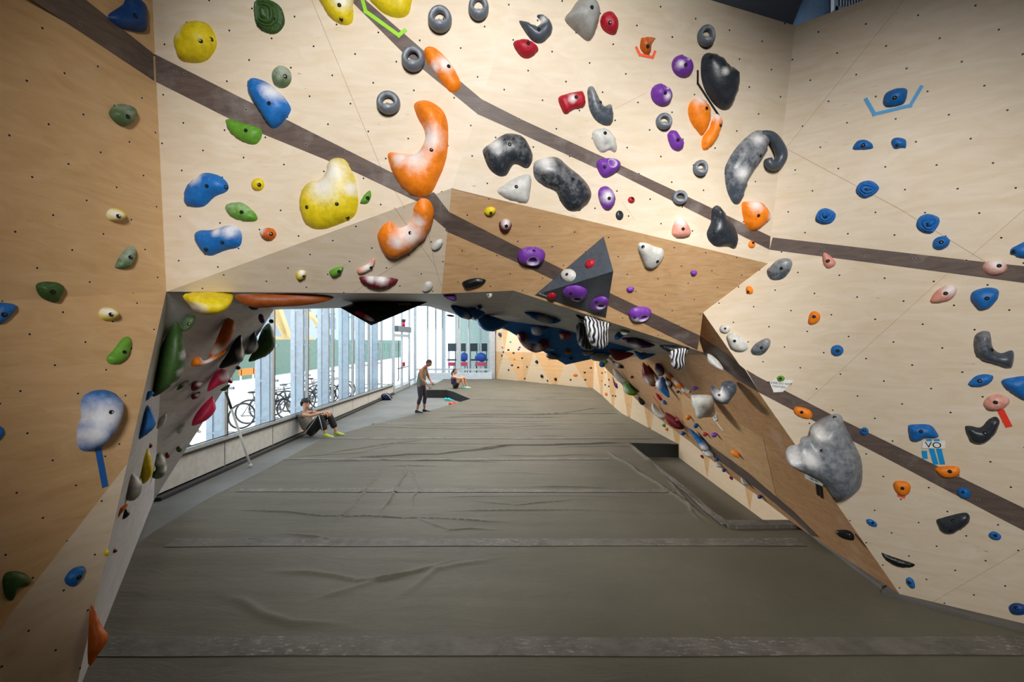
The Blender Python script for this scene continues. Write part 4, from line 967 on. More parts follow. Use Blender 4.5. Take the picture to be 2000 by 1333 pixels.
olive|green and white crescent hold right of the yellow slab|292,880 300,873 314,882 325,905 325,920 315,934 300,935 296,925 304,915||m=b;h=.07;c=314,900,10;c=322,915,8
lgrey|grey white dome hold below the yellow slab|237,925 248,918 262,925 274,940 276,958 262,978 240,975 232,960||m=b;h=.1;c=262,940,10
dorange|orange wing hold low beside the pillar edge|214,1020 228,1000 246,985 250,988 238,1002 222,1022||m=b;h=.04
jet|jagged black hold beside the orange wing hold|232,1005 245,994 254,1003 244,1014 234,1014||m=b;h=.04
yellow|tiny yellow hold near the floor behind the pillar|E 207,1080,6,7,0||m=b;h=.03
maroon|tiny dark red hold beside the tiny yellow one|E 222,1076,7,5,0||m=b;h=.03
dorange|dark red orange wedge by the floor behind the pillar|175,1195 182,1187 200,1225 212,1245 195,1275 172,1298||m=b;h=.06;at=168,1180
dgreen|tiny green nub on the edge of the inner left wall|E 350,878,6,6,0||m=b;h=.03
maroon|tiny maroon ball right of the green and white crescent|E 327,890,5,6,0||m=b;h=.03
maroon|tiny maroon ball above the yellow slab|E 292,871,6,5,0||m=b;h=.03
"""
def parse(line):
    col, label, pts, bolts, opts = line.split('|')
    pr = lambda s: tuple(float(x) for x in s.split(','))
    if pts.startswith('E '):
        cx, cy, rx, ry, an = pr(pts[2:]); a = math.radians(an)
        P_ = [(cx + rx * math.cos(t) * math.cos(a) - ry * math.sin(t) * math.sin(a), cy + rx * math.cos(t) * math.sin(a) + ry * math.sin(t) * math.cos(a)) for t in [2 * math.pi * k / 10 for k in range(10)]]
    else: P_ = [pr(s) for s in pts.split()]
    o = {}
    for kv in opts.split(';'):
        if not kv: continue
        k, v = kv.split('=')
        if k in ('c', 'd'): o.setdefault(k, []).append(pr(v))
        elif k == 'at': o[k] = pr(v)
        elif k == 'm': o[k] = v
        elif k in ('t', 'det'): o[k] = int(v)
        else: o[k] = float(v)
    return col, label, P_, [pr(b) for b in bolts.split()], o
for line in TABLE.strip().split('\n'):
    hold(*parse(line))
for lab, x, y, rx, ry in (('grey ring hold at the top, just right of the lime tape', 860, 41, 20, 21), ('grey ring hold cut by the top edge, rightmost on its panel', 935, 18, 17, 20),
    ('grey ring hold on the stripe touching the orange pill hold', 808, 118, 20, 21), ('grey ring hold alone left of the huge orange crescent', 760, 203, 21, 20),
    ('small grey ring hold, highest on the centre right panel', 1377, 72, 15, 16), ('small grey ring hold between purple egg and purple bean', 1295, 238, 15, 14),
    ('small grey ring hold left of the dark fish-shaped hold', 1366, 329, 14, 14), ('small grey ring hold on the right-hand grey stripe', 1326, 386, 15, 13)):
    ring_hold(lab, x, y, rx, ry)
# fish-shaped slate hold: long body and a looped handle
fish = hold('slate', 'very large dark slate fish-shaped hold with a looped tail', [(1415, 345), (1418, 320), (1440, 285), (1470, 258), (1490, 254), (1504, 262), (1500, 285), (1490, 310), (1475, 330), (1463, 350), (1455, 375), (1445, 398), (1432, 398), (1420, 375)], [(1487, 306)], {'h': .09, 'c': [(1470, 275, 12), (1440, 340, 14)], 'ch': .35, 'det': 20})
L, n, u, v, _ = frame(1500, 300, False)
lp = [(1488, 262), (1506, 266), (1520, 285), (1526, 305), (1517, 322), (1504, 321), (1500, 308)]
mb = MB(); pl_ = Pl(L, L + u, L + v); pp = [pl_.at(x, y, .045 if i not in (0, 6) else .03) for i, (x, y) in enumerate(lp)]
sm_ = []
for i in range(len(pp) - 1):
    for k in range(4):
        t = k / 4; p0, p1, p2, p3 = pp[max(i - 1, 0)], pp[i], pp[i + 1], pp[min(i + 2, len(pp) - 1)]
        sm_.append(.5 * ((2 * p1) + (p2 - p0) * t + (2 * p0 - 5 * p1 + 4 * p2 - p3) * t * t + (3 * p1 - p0 - 3 * p2 + p3) * t ** 3))
mb.tube(sm_, [.028 + .02 * math.sin(math.pi * i / len(sm_)) for i in range(len(sm_))], 12)
o = mb.build('loop', [M['slate']], None, off=fish.location); o.parent = fish

# scattered small holds on the far back wall and the low right wall
far = """orange,1073,702;orange,1078,701;jet,1050,707;jet,1060,735;jet,1087,741;orange,1124,733;jet,1115,742;jet,993,684;jet,1003,690;jet,1020,700;jet,1000,714;jet,1012,718;jet,1030,717;jet,1026,740;jet,1070,744;
black,984,688;purple,1013,683;purple,1015,679;cyan,997,668;jet,981,695;jet,994,723;jet,1143,742;jet,1154,719;orange,1176,744;orange,1183,727;orange,1186,770;jet,1190,742;jet,1190,755;jet,1183,752;jet,1198,773;jet,1203,774;jet,1177,729;jet,1142,728;orange,1005,702;rose,982,679"""
where = ['far left part', 'left part', 'middle part', 'right part', 'bend at the right end']
cnt = {}
for it in far.replace('\n', '').split(';'):
    c_, x, y = it.split(','); x, y = float(x), float(y); big = (x, y) in ((1060, 735), (1087, 741), (1050, 707), (1186, 770), (1183, 744), (1124, 733))
    r_ = 5 if big else 2.6
    wn = where[min(4, int((x - 965) / 50))]; hn = 'top' if y < 695 else ('middle' if y < 722 else ('lower' if y < 745 else 'bottom'))
    cn = {'jet': 'black', 'rose': 'pink'}.get(c_, c_)
    lab = '%s %s hold, %s of far plywood wall, %s' % ('stubby' if big else 'tiny', cn, wn, hn)
    cnt[lab] = cnt.get(lab, 0) + 1
    ob = hold(c_, lab, [(x + r_ * math.cos(t * 1.047 + x), y + r_ * .75 * math.sin(t * 1.047 + x)) for t in range(6)], [], {'h': .05, 'det': 5, 'ch': .02})
    if ob:
        ob['group'] = 'small holds on the far plywood wall, %s %s %s' % (cn, wn, hn)

grp = {}
for ob in list(C.objects):
    if ob.get('group', '').startswith('small holds on the far'): grp.setdefault(ob['label'], []).append(ob)
for lab, obs in grp.items():
    if len(obs) > 1:
        obs.sort(key=lambda q: pix(q.location)[0])
        nm = ['leftmost'] + ['second from left', 'third from left', 'fourth from left'][:len(obs) - 2] + ['rightmost']
        for q, s_ in zip(obs, nm): q['label'] = lab.replace(', ', ', %s, ' % s_, 1).replace(' of far plywood wall', ' of far wall')

# ------------------------------------------------------------------ tape, paper signs
def tape(px, wd, mat, label, name='tape_strip', off=.003):
    c0 = px[len(px) // 2 - (0 if len(px) > 2 else 1)]; mid = px[0] if len(px) == 2 else px[1]
    h = hit((px[0][0] + px[-1][0]) / 2, (px[0][1] + px[-1][1]) / 2) if len(px) == 2 else hit(*mid)
    pl = Pl(h[0], h[0] + h[1].orthogonal(), h[0] + h[1].cross(h[1].orthogonal()))
    P3 = [pl.at(x, y, off) for x, y in px]; w_ = wd * h[0].y / F; mb = MB(); lo = h[0]
    for i, (a, b) in enumerate(zip(P3[:-1], P3[1:])):
        dr = (b - a).normalized(); s = dr.cross(pl.n).normalized() * w_ / 2; e = dr * w_ / 2 if len(P3) > 2 else dr * 0
        o_ = pl.n * (.0006 * i); q = [a - s - (e if i else e * 0) , b - s + (e if i < len(P3) - 2 else e * 0), b + s + (e if i < len(P3) - 2 else e * 0), a + s - (e if i else e * 0)]
        q = [x + o_ - lo for x in q]; bq = [x - pl.n * (off * .6) for x in q]
        mb.poly(q); mb.poly([q[0], q[1], bq[1], bq[0]]); mb.poly([q[2], q[3], bq[3], bq[2]])
    o = mb.build(name, mat, loc=lo); tag(o, label, 'tape', 'tape marks on the climbing wall'); return o
def flat(name, c, rough=.5): M[name] = plain(name, rgb(*c), rough); return M[name]
tl = flat('lime tape', (150, 215, 30)); to = flat('orange tape', (250, 96, 60)); tb = flat('blue tape', (20, 150, 215)); tr_ = flat('red tape', (240, 60, 40)); tk = flat('black tape', (20, 20, 22)); tw = flat('white paper', (236, 236, 232)); tdb = flat('dark blue tape', (20, 100, 180))
tape([(706, -8), (714, 22), (779, 69), (793, 57)], 7, tl, 'lime green tape bracket on the upper grey stripe between yellow holds')
tape([(1242, 91), (1250, 107), (1275, 112), (1280, 99)], 5, to, 'small orange tape bracket under the orange brown hold')
tape([(1690, 192), (1708, 223), (1778, 206), (1801, 167)], 6, tb, 'wide bright blue tape bracket around a blue hold, upper right wall')
tape([(1363, 137), (1363, 163), (1404, 226)], 4, tk, 'black tape line bending down left of the glossy black rock hold')
tape([(191, 872), (206, 952)], 11, tdb, 'long straight blue tape hanging below the large blue pillar hold')
tape([(1954, 801), (1971, 835)], 10, tr_, 'short red tape strip hanging below the brownish pink hold')
tape([(1814, 858), (1828, 908)], 8, tb, 'left blue tape strip running behind the VO paper sign')
tape([(1829, 858), (1841, 908)], 8, tb, 'right blue tape strip running behind the VO paper sign')
tape([(1805, 881), (1807, 897)], 8, tb, 'tiny blue tape scrap just left of the VO tape strips')
tape([(1753, 967), (1768, 972)], 7, to, 'small orange tape scrap under the orange hold at right')
tape([(1593, 934), (1597, 968)], 5, tk, 'left black tape strip under the grey boulder', off=.008)
tape([(1600, 938), (1604, 973)], 5, tk, 'right black tape strip under the grey boulder', off=.008)
tape([(1392, 816), (1411, 842)], 4, tw, 'white tape strip pointing down from the pillow-shaped hold', off=.008)
tape([(1334, 766), (1346, 778)], 3, to, 'thin orange red tape below the small orange pair, inner wall', off=.008)
tape([(1275, 775), (1290, 793)], 2, tr_, 'thin red tape line on the inner wall beside the pink hold', off=.008)
tape([(1268, 745), (1280, 760)], 1.5, tr_, 'fine red tape line under the deep red leaf hold', off=.008)
def text(s, size, origin, right, upv, mat, parent, name='lettering'):
    cu = bpy.data.curves.new(name, 'FONT'); cu.body = s; cu.size = size; cu.align_x = 'CENTER'; cu.align_y = 'CENTER'; cu.extrude = .0006; cu.materials.append(mat)
    o = bpy.data.objects.new(name, cu); C.objects.link(o); n_ = right.cross(upv).normalized()
    o.parent = parent; m = Matrix((right.normalized(), upv.normalized(), n_)).transposed().to_4x4(); m.translation = origin - (parent.location if parent else V((0, 0, 0))); 
    dg = bpy.context.evaluated_depsgraph_get(); me = bpy.data.meshes.new_from_object(o.evaluated_get(dg)); bpy.data.objects.remove(o)
    o = link(name, me, parent); o.matrix_local = m; return o
def card(px, label, lines, mat, off=.006, name='paper_sign'):
    cx = sum(p[0] for p in px) / len(px); cy = sum(p[1] for p in px) / len(px); h = hit(cx, cy); n_ = h[1]
    pl = Pl(h[0], h[0] + n_.orthogonal(), h[0] + n_.cross(n_.orthogonal())); q = [pl.at(x, y, off) - h[0] for x, y in px]
    mb = MB(); mb.poly(q); mb.poly([p - pl.n * off * .8 for p in q][::-1])
    for a, b in zip(q, q[1:] + q[:1]): mb.poly([a, b, b - pl.n * off * .8, a - pl.n * off * .8])
    o = mb.build(name, mat, loc=h[0]); tag(o, label, 'sign')
    for s, x, y, x2, y2, hp in lines:
        a, b = pl.at(x, y, off + .001), pl.at(x2, y2, off + .001); r_ = (b - a).normalized(); text(s, hp * a.y / F, (a + b) / 2, r_, pl.n.cross(r_), tk, o)
    return o
card([(1802, 863), (1846, 863), (1846, 877), (1801, 876)], 'white paper sign reading VO on blue tape, right wall', [('VO', 1809, 870, 1837, 871, 17)], tw, .008)
card([(1503, 747), (1513, 741), (1535, 743), (1549, 744), (1529, 766), (1511, 767)], 'white paper sign asking please do not tighten, pinned by lime hold', [('PLEASE DO NOT', 1506, 748, 1540, 751, 5.5), ('TIGHTEN', 1512, 755, 1530, 757, 5.5)], tw)
card([(1572, 927), (1608, 943), (1607, 951), (1572, 935)], 'white tape label reading V6 V4 under the grey boulder', [('V6 V4', 1576, 932, 1604, 945, 9)], tw, .012)
card([(1391, 813), (1398, 811), (1401, 821), (1394, 823)], 'tiny white tag with a scribbled mark at the foot of the pillow hold', [('V2', 1393, 817, 1399, 816, 7)], tw, .012)
card([(1331, 758), (1347, 764), (1345, 769), (1331, 764)], 'small white tag with black marks beside the small orange pair', [('V5', 1333, 762, 1345, 767, 6)], tw, .012)
r_ = (pyr_b[2] - pyr_b[1]).normalized(); nf = (pyr_b[2] - pyr_b[1]).cross(apex - pyr_b[1]).normalized(); nf = nf if nf.dot(V((0, 0, CZ)) - apex) > 0 else -nf
a = Pl(pyr_b[1], pyr_b[2], apex).at(1063, 577, .002); text('blocz', .05, a, r_, nf.cross(r_), tw, vol)
p2_ = Pl(low[0], low[2], low[1]); a = p2_.at(800, 594, .003); b = p2_.at(780, 595, .003); r_ = (b - a).normalized(); text('blocz', .07, (a + b) / 2, r_, p2_.n.cross(r_), tw, vol2)
a = hit(1072, 683)[0]; 
for nm, x, y, sz in (('tri', 1070, 683, 6),):
    pb = Pl(bl[0], bl[2], bl[1]); a = pb.at(x - 6, y - 1, .01); b = pb.at(x + 6, y + 1, .01); r_ = (b - a).normalized(); text('TYXOM', .055, (a + b) / 2, r_, pb.n.cross(r_), tw, vol3)
hold('rose', 'pink and white slim hold on the hanging black volume', [(692, 611), (700, 608), (712, 612), (735, 628), (733, 633), (720, 632), (700, 618)], [], {'m': 'b', 'h': .05, 'c': [(722, 624, 9)]})
# ------------------------------------------------------------------ people
M['skin'] = plain('light skin', rgb(214, 158, 124), .5); M['skin_tan'] = plain('tan skin', rgb(176, 112, 76), .5); M['hair'] = plain('dark hair', rgb(28, 20, 17), .6); M['hair2'] = plain('cropped hair', rgb(52, 42, 36), .7)
for k, c_ in (('tee', (138, 130, 120)), ('tank', (112, 122, 108)), ('blackcloth', (22, 21, 24)), ('leggings', (54, 48, 62)), ('shoeblack', (16, 15, 16)), ('shoelime', (190, 212, 70)), ('shoewhite', (214, 222, 214)), ('navy', (34, 40, 84)), ('cyans', (70, 205, 205)), ('coral', (250, 92, 66)), ('lipc', (150, 76, 66)), ('purplec', (52, 42, 74))): M[k] = plain(k, rgb(*c_), .75)
def skin(name, chains, mats, parent=None, keep=True, sub=2, extra=None):
    """chains: list of [(point, radius), ...]; chains share points where they join"""
    vs, rs, es, idx = [], [], [], {}
    for chn in chains:
        prev = None
        for p, r_ in chn:
            k = tuple(round(q, 4) for q in p)
            if k not in idx: idx[k] = len(vs); vs.append(V(p)); rs.append(r_)
            i = idx[k]
            if prev is not None and prev != i: es.append((prev, i))
            prev = i
    me = bpy.data.meshes.new(name); me.from_pydata(vs, es, []); o = bpy.data.objects.new(name, me); C.objects.link(o)
    sk = o.modifiers.new('skin', 'SKIN'); sk.use_smooth_shade = True
    if not me.skin_vertices: bpy.context.view_layer.objects.active = o
    for i, d_ in enumerate(me.skin_vertices[0].data): d_.radius = (rs[i], rs[i]) if not isinstance(rs[i], tuple) else rs[i]; d_.use_root = (i == 0)
    o.modifiers.new('sub', 'SUBSURF').levels = sub; o.modifiers['sub'].render_levels = sub
    dg = bpy.context.evaluated_depsgraph_get(); dg.update(); nm = bpy.data.meshes.new_from_object(o.evaluated_get(dg)); bpy.data.objects.remove(o)
    nm.name = name; bm = bmesh.new(); bm.from_mesh(nm)
    for f in bm.faces: f.smooth = True
    if extra:
        tmp = bpy.data.meshes.new('t'); tmp.from_pydata([V(q) for q in extra.v], [], extra.f)
        for p in tmp.polygons: p.material_index = extra.m[p.index]; p.use_smooth = True
        bm.from_mesh(tmp)
    bm.to_mesh(nm); bm.free(); nm.materials.clear()
    for m in mats: nm.materials.append(m)
    return link(name, nm, parent)
def head_mb(c, yaw=0, pitch=0, s=1.0):
    """head in person space: +x is the way the face looks"""
    mb = MB(); rot = Matrix.Rotation(yaw, 3, 'Z') @ Matrix.Rotation(pitch, 3, 'Y'); c = V(c)
    def shape(q):
        q = q.copy()
        if q.z < 0: q.x *= 1 - .12 * (-q.z / .12) * (1 if q.x < 0 else .1); q.y *= 1 - .35 * (-q.z / .12)
        if q.x > .07 and abs(q.y) < .018 and -.035 < q.z < .015: q.x += .022
        if q.x > .05 and .012 < abs(q.y) < .05 and -.005 < q.z < .03: q.x -= .008
        return q * s
    mb.ell(c, (.095, .075, .118), rot, 0, 28, 20, shape)
    for sy in (-1, 1):
        mb.ell(c + rot @ (V((.080, sy * .031, .012)) * s), (.010, .013, .007), rot, 1, 8, 6)
        mb.ell(c + rot @ (V((.083, sy * .031, .032)) * s), (.008, .018, .004), rot, 1, 8, 5)
        mb.ell(c + rot @ (V((-.005, sy * .076, -.005)) * s), (.018, .010, .030), rot, 0, 8, 6)
    mb.ell(c + rot @ (V((.080, 0, -.052)) * s), (.010, .024, .007), rot, 2, 8, 5)
    return mb, rot
def hair_mb(c, rot, s=1.0, depth=.0, fr_=.05, rough=.0):
    mb = MB()
    def sh(q):
        lim = .058 if q.x > .035 else (-.055 if q.x < -.01 else -.055 + (q.x + .01) * 2.4)
        if q.z < lim: q = V((q.x * .93, q.y * .93, max(q.z, lim)))
        if rough: q = q * (1 + rough * noise.noise(q * 30))
        return q * s
    mb.ell(V(c) + rot @ V((-.010, 0, .016)), (.098 + depth, .084 + depth, .112 + depth), rot, 0, 26, 18, sh)
    return mb
def fingers(wrist, d_, up_, sgn=1, curl=.6, point=False):
    """palm and five digits grown from the wrist point; d_ = pointing direction, up_ = back of the hand"""
    d_, up_ = V(d_).normalized(), V(up_).normalized(); sd = d_.cross(up_).normalized() * sgn; wr = V(wrist); palm = wr + d_ * .05
    out = [[(wr, .024), (palm, (.030))]]
    for k, (o_, l_) in enumerate(((-.030, .070), (-.011, .078), (.010, .073), (.029, .060))):
        b = palm + d_ * .035 + sd * o_; cu = .1 if (point and k == 0) else curl
        m_ = b + (d_ * (1 - cu * .5) - up_ * cu * .6).normalized() * l_ * .5; t_ = m_ + (d_ * (1 - cu) - up_ * cu).normalized() * l_ * .5
        out.append([(palm, .030), (b, .0105), (m_, .0092), (t_, .0078)])
    b = wr + d_ * .025 - sd * .034 - up_ * .005; out.append([(wr, .024), (b, .012), (b + (d_ * .6 - sd * .5 - up_ * .4).normalized() * .035, .0105), (b + (d_ * .9 - sd * .3 - up_ * .6).normalized() * .058, .0088)])
    return out
def shoe(heel, toe, m_up, m_sole, root, label=None, h_=.075):
    heel, toe = V(heel), V(toe); d_ = (toe - heel); L_ = d_.length; d_.normalize(); sd = V((-d_.y, d_.x, 0)).normalized(); up_ = V((0, 0, 1)); mb = MB()
    prof = [(0, .030, h_), (.12, .036, h_ * 1.15), (.35, .038, h_ * .95), (.6, .045, h_ * .62), (.85, .042, h_ * .45), (1.0, .018, h_ * .3)]
    for m, zo, zs in ((1, 0, None), (0, .02, 1)):
        vs, fs = [], []
        for t, w_, hh in prof:
            c_ = heel + d_ * (t * L_)
            for k in range(12):
                a = 2 * math.pi * k / 12
                zc = (.012 + .012 * math.sin(a)) if zs is None else (zo + max(0, math.sin(a)) * (hh - zo))
                ww = w_ * (1.06 if zs is None else 1)
                vs.append(c_ + sd * (ww * math.cos(a)) + up_ * zc)
        for i in range(len(prof) - 1):
            for k in range(12): fs.append((i * 12 + k, i * 12 + (k + 1) % 12, (i + 1) * 12 + (k + 1) % 12, (i + 1) * 12 + k))
        fs.append(tuple(range(12))[::-1]); fs.append(tuple((len(prof) - 1) * 12 + k for k in range(12)))
        mb.raw(vs, fs, m, True)
    o = mb.build('shoe', [m_up, m_sole], root); 
    if label: o['label'] = label
    return o

# --- standing man, stooping a little, face down, pointing at the floor
g = G(823, 806); man = empty('person', (g.x, g.y, 0), -.25, label='man standing side-on in grey tank top and dark leggings, pointing at the floor', cat='person')
neck = V((.13, 0, 1.46)); hd, rot = head_mb(neck + V((.13, 0, .125)), 0, .62, 1.0)
pel = V((-.01, 0, .93)); ch_ = V((.03, 0, 1.27)); nb0 = V((.09, 0, 1.41))
chains = [[(pel, .09), (V((0, 0, 1.08)), .08), (ch_, .10), (nb0, .070), (neck, .055), (neck + V((.06, 0, .06)), .055)]]
for s_ in (-1, 1):
    hp = V((-.01, .095 * s_, .88)); kn = V((.05 + .03 * s_, .11 * s_, .49)); an = V((-.02 + .07 * s_, .12 * s_, .09)); chains.append([(pel, .09), (hp, .07), (kn.lerp(hp, .5), .065), (kn, .05), (kn.lerp(an, .35) + V((-.02, 0, 0)), .05), (an, .036)])
    sh = V((.06, .17 * s_, 1.38)); 
    if s_ < 0: el = V((.13, -.24, 1.09)); wr = V((.33, -.22, .90)); chains += [[(ch_, .10), (sh, .062), (sh.lerp(el, .5), .052), (el, .042), (el.lerp(wr, .4), .042), (wr, .024)]] + fingers(wr, (.6, .05, -.55), (.5, 0, .6), 1, .8, True)
    else: el = V((.16, .22, 1.10)); wr = V((.30, .10, .98)); chains += [[(ch_, .10), (sh, .062), (sh.lerp(el, .5), .05), (el, .042), (wr, .024)]] + fingers(wr, (.6, -.3, -.3), (.3, 0, .8), -1, .9)
skin('body', chains, [M['skin_tan'], M['hair'], M['lipc']], man, extra=hd)
hair_mb(neck + V((.13, 0, .125)), rot, 1.0, .0, .04).build('hair', M['hair2'], man)
ta = [[(V((-.015, 0, .82)), (.165)), (V((-.01, 0, .96)), .158), (V((0, 0, 1.10)), .145), (ch_, .155), (V((.07, 0, 1.385)), .085)], [(ch_, .155), (V((.055, -.11, 1.38)), .055)], [(ch_, .155), (V((.055, .11, 1.38)), .055)]]
skin('tank_top', ta, [M['tank']], man)
lg = [[(V((-.01, 0, 1.0)), .135), (pel, .142)]]
for s_ in (-1, 1): hp = V((-.01, .095 * s_, .88)); kn = V((.05 + .03 * s_, .11 * s_, .49)); an = V((-.02 + .07 * s_, .12 * s_, .09)); lg.append([(pel, .142), (hp, .105), (kn.lerp(hp, .5), .092), (kn, .068), (kn.lerp(an, .35) + V((-.02, 0, 0)), .066), (kn.lerp(an, .62), .054)])
skin('leggings', lg, [M['leggings']], man)
for s_ in (-1, 1): shoe((-.08 + .07 * s_, .12 * s_, 0), (.19 + .07 * s_, .13 * s_, 0), M['shoeblack'], M['shoeblack'], man, None, .085)

def sitter(root, sc_, arms_r, headyaw, hpitch, mats, knees, feet, torso, hairfn):
    pass
# --- seated young man by the sill
g = G(622, 846); guy = empty('person', (-4.93, 11.1, -.02), -.12, label='young man in grey tee sitting on the floor against the window sill', cat='person')
pel = V((0, 0, .12)); ch_ = V((-.14, 0, .47)); nk = V((-.13, 0, .62)); hc = nk + V((.035, 0, .14)); hd, rot = head_mb(hc, -.75, .12, 1.0)
chains = [[(pel, .08), (V((-.09, 0, .28)), .08), (ch_, .10), (nk - V((0, 0, .03)), .06), (nk, .055), (nk + V((.02, 0, .06)), .052)]]
KN = {-1: V((.36, -.13, .52)), 1: V((.42, .13, .54))}; AN = {-1: V((.50, -.15, .09)), 1: V((.62, .14, .09))}
for s_ in (-1, 1):
    hp = V((.03, .10 * s_, .12)); kn, an = KN[s_], AN[s_]; chains.append([(pel, .08), (hp, .065), (hp.lerp(kn, .5), .06), (kn, .045), (kn.lerp(an, .35), .045), (an, .036)])
    sh = V((-.13, .18 * s_, .55)); el = V((.14, .19 * s_, .53)); wr = V((.42, .08 * s_, .60)); chains += [[(ch_, .10), (sh, .058), (sh.lerp(el, .5), .048), (el, .040), (el.lerp(wr, .4), .040), (wr, .023)]] + fingers(wr, (.7, -.25 * s_, -.55), (.5, 0, .8), s_, .7)
skin('body', chains, [M['skin'], M['hair'], M['lipc']], guy, extra=hd)
hair_mb(hc + V((-.01, 0, .012)), rot, 1.06, .022, .06, .3).build('hair', M['hair'], guy)
ta = [[(V((-.01, 0, .14)), .140), (V((-.09, 0, .28)), .145), (ch_, .155), (V((-.13, 0, .57)), .085)]]
for s_ in (-1, 1): sh = V((-.13, .18 * s_, .55)); ta.append([(ch_, .155), (sh, .082), (sh.lerp(V((.14, .19 * s_, .53)), .45), .066)])
skin('t_shirt', ta, [M['tee']], guy)
pt = [[(V((-.03, 0, .13)), .145), (V((.01, 0, .12)), .145)]]
for s_ in (-1, 1): hp = V((.03, .10 * s_, .12)); kn, an = KN[s_], AN[s_]; pt.append([(V((.01, 0, .12)), .145), (hp, .115), (hp.lerp(kn, .5), .105), (kn, .080), (kn.lerp(an, .4), .088), (kn.lerp(an, .80), .080)])
tro = skin('trousers', pt, [M['blackcloth']], guy)
mb = MB(); hp, kn, an = V((.03, -.10, .12)), KN[-1], AN[-1]
mb.tube([hp + V((-.06, -.105, -.05)), hp + V((.0, -.118, .02)), hp.lerp(kn, .5) + V((-.01, -.108, .015)), kn + V((-.03, -.080, .03)), kn + V((.0, -.084, .03)), kn.lerp(an, .4) + V((.01, -.09, 0)), kn.lerp(an, .82) + V((0, -.082, 0))], .008, 6); mb.build('side_stripe', M['shoewhite'], tro)
for s_ in (-1, 1): a = AN[s_]; shoe((a.x - .06, a.y, .02), (a.x + .22, a.y - .03, .02), M['shoelime'], M['shoewhite'], guy, None, .09)
# --- seated woman on the back mats
gx = (897 - 1000) / F * 19.2; gal = empty('person', (gx - .22, 19.2, .3), .05, label='woman with dark ponytail sitting on the far mats hugging her knees', cat='person')
pel = V((0, 0, .11)); ch_ = V((-.02, 0, .44)); nk = V((.0, 0, .58)); hc = nk + V((.04, 0, .135)); hd, rot = head_mb(hc, -.25, -.08, .96)
chains = [[(pel, .08), (V((-.02, 0, .26)), .075), (ch_, .09), (nk - V((0, 0, .03)), .06), (nk, .046), (nk + V((.02, 0, .06)), .046)]]
KN = {-1: V((.34, -.10, .46)), 1: V((.40, .09, .47))}; AN = {-1: V((.43, -.11, .08)), 1: V((.52, .10, .08))}
for s_ in (-1, 1):
    hp = V((.03, .09 * s_, .11)); kn, an = KN[s_], AN[s_]; chains.append([(pel, .08), (hp, .06), (hp.lerp(kn, .5), .066), (kn, .053), (kn.lerp(an, .35), .052), (an, .034)])
    sh = V((-.01, .145 * s_, .51)); el = V((.20, .17 * s_, .42)); wr = V((.42, .05 * s_, .47)); chains += [[(ch_, .09), (sh, .05), (sh.lerp(el, .5), .040), (el, .034), (el.lerp(wr, .4), .034), (wr, .020)]] + fingers(wr, (.6, -.5 * s_, -.3), (.6, 0, .7), s_, .6)
skin('body', chains, [M['skin'], M['hair'], M['lipc']], gal, extra=hd)
hb = hair_mb(hc, rot, .96, .008, .055); hb.tube([hc + V((-.08, .01, .02)), hc + V((-.13, .02, -.03)), hc + V((-.13, .02, -.12)), hc + V((-.11, .02, -.19))], [.03, .036, .03, .008], 10); hb.build('hair', M['hair'], gal)
skin('tank_top', [[(V((0, 0, .15)), .120), (V((-.02, 0, .26)), .125), (ch_, .135), (V((-.005, 0, .53)), .075)]], [M['purplec']], gal)
pt = [[(V((-.02, 0, .12)), .140), (V((.01, 0, .11)), .140)]]
for s_ in (-1, 1): hp = V((.03, .09 * s_, .11)); kn = KN[s_]; pt.append([(V((.01, 0, .11)), .140), (hp, .105), (hp.lerp(kn, .45), .092)])
skin('shorts', pt, [M['blackcloth']], gal)
for s_ in (-1, 1): a = AN[s_]; shoe((a.x - .06, a.y, 0), (a.x + .19, a.y, 0), M['cyans'] if s_ < 0 else M['shoewhite'], M['shoewhite'], gal, None, .08)
# --- loose shoes, bag, pole
def shoes(px, py, m_, label, ang):
    g = G(px, py); r = empty('climbing_shoe', (g.x, g.y, -.02), ang, label=label, cat='shoe', group='climbing shoes left on the grey mat'); shoe((-.14, 0, 0), (.14, 0, 0), m_, M['shoewhite'], r, None, .11)
    return r
shoes(875, 782, M['cyans'], 'turquoise climbing shoe by the corner of the pit, left one', .5); shoes(881, 783, M['cyans'], 'turquoise climbing shoe by the corner of the pit, right one', -.2)
shoes(884, 791, M['coral'], 'coral red climbing shoe nearest the camera, left one', .3); shoes(892, 790, M['coral'], 'coral red climbing shoe nearest the camera, right one', -.4)
g = V((-4.95, 17.9, -.02)); bag = empty('backpack', g, .3, label='small navy backpack slumped on the floor below the windows', cat='backpack')
mb = MB(); mb.ell((0, 0, .14), (.19, .15, .14), None, 0, 18, 12, lambda q: V((q.x * (1 + .1 * noise.noise(q * 9)), q.y, q.z if q.z > -.1 else -.14))); mb.ell((.14, -.05, .09), (.10, .09, .09), None, 0); mb.build('bag_body', M['navy'], bag)
mb = MB(); mb.tube([(-.1, -.12, .2), (-.02, -.17, .28), (.1, -.13, .18), (.2, -.16, .03)], .014, 6); mb.tube([(0, 0, .27), (.02, 0, .33), (.05, 0, .27)], .01, 6); mb.build('strap', M['shoewhite'], bag)
pt_, pb_ = P(441, 766, 8.15), G(489, 911); pole = empty('pole', (pb_.x, pb_.y, 0), 0, label='long white pole with dark tip leaning on the window frame', cat='pole'); o0 = V((pb_.x, pb_.y, 0))
mb = MB(); a, b = pb_ - o0, V((XL + .08, pt_.y, pt_.z)) - o0; mb.tube([a + V((0, 0, .02)), a.lerp(b, .78)], .022, 10); mb.build('shaft', M['shoewhite'], pole)
mb = MB(); mb.tube([a.lerp(b, .78), b], .024, 10); mb.build('grip', M['darkframe'], pole); mb = MB(); mb.tube([a + V((0, 0, -.015)), a + V((0, 0, .04))], .028, 10); mb.build('foot', M['paint'], pole)

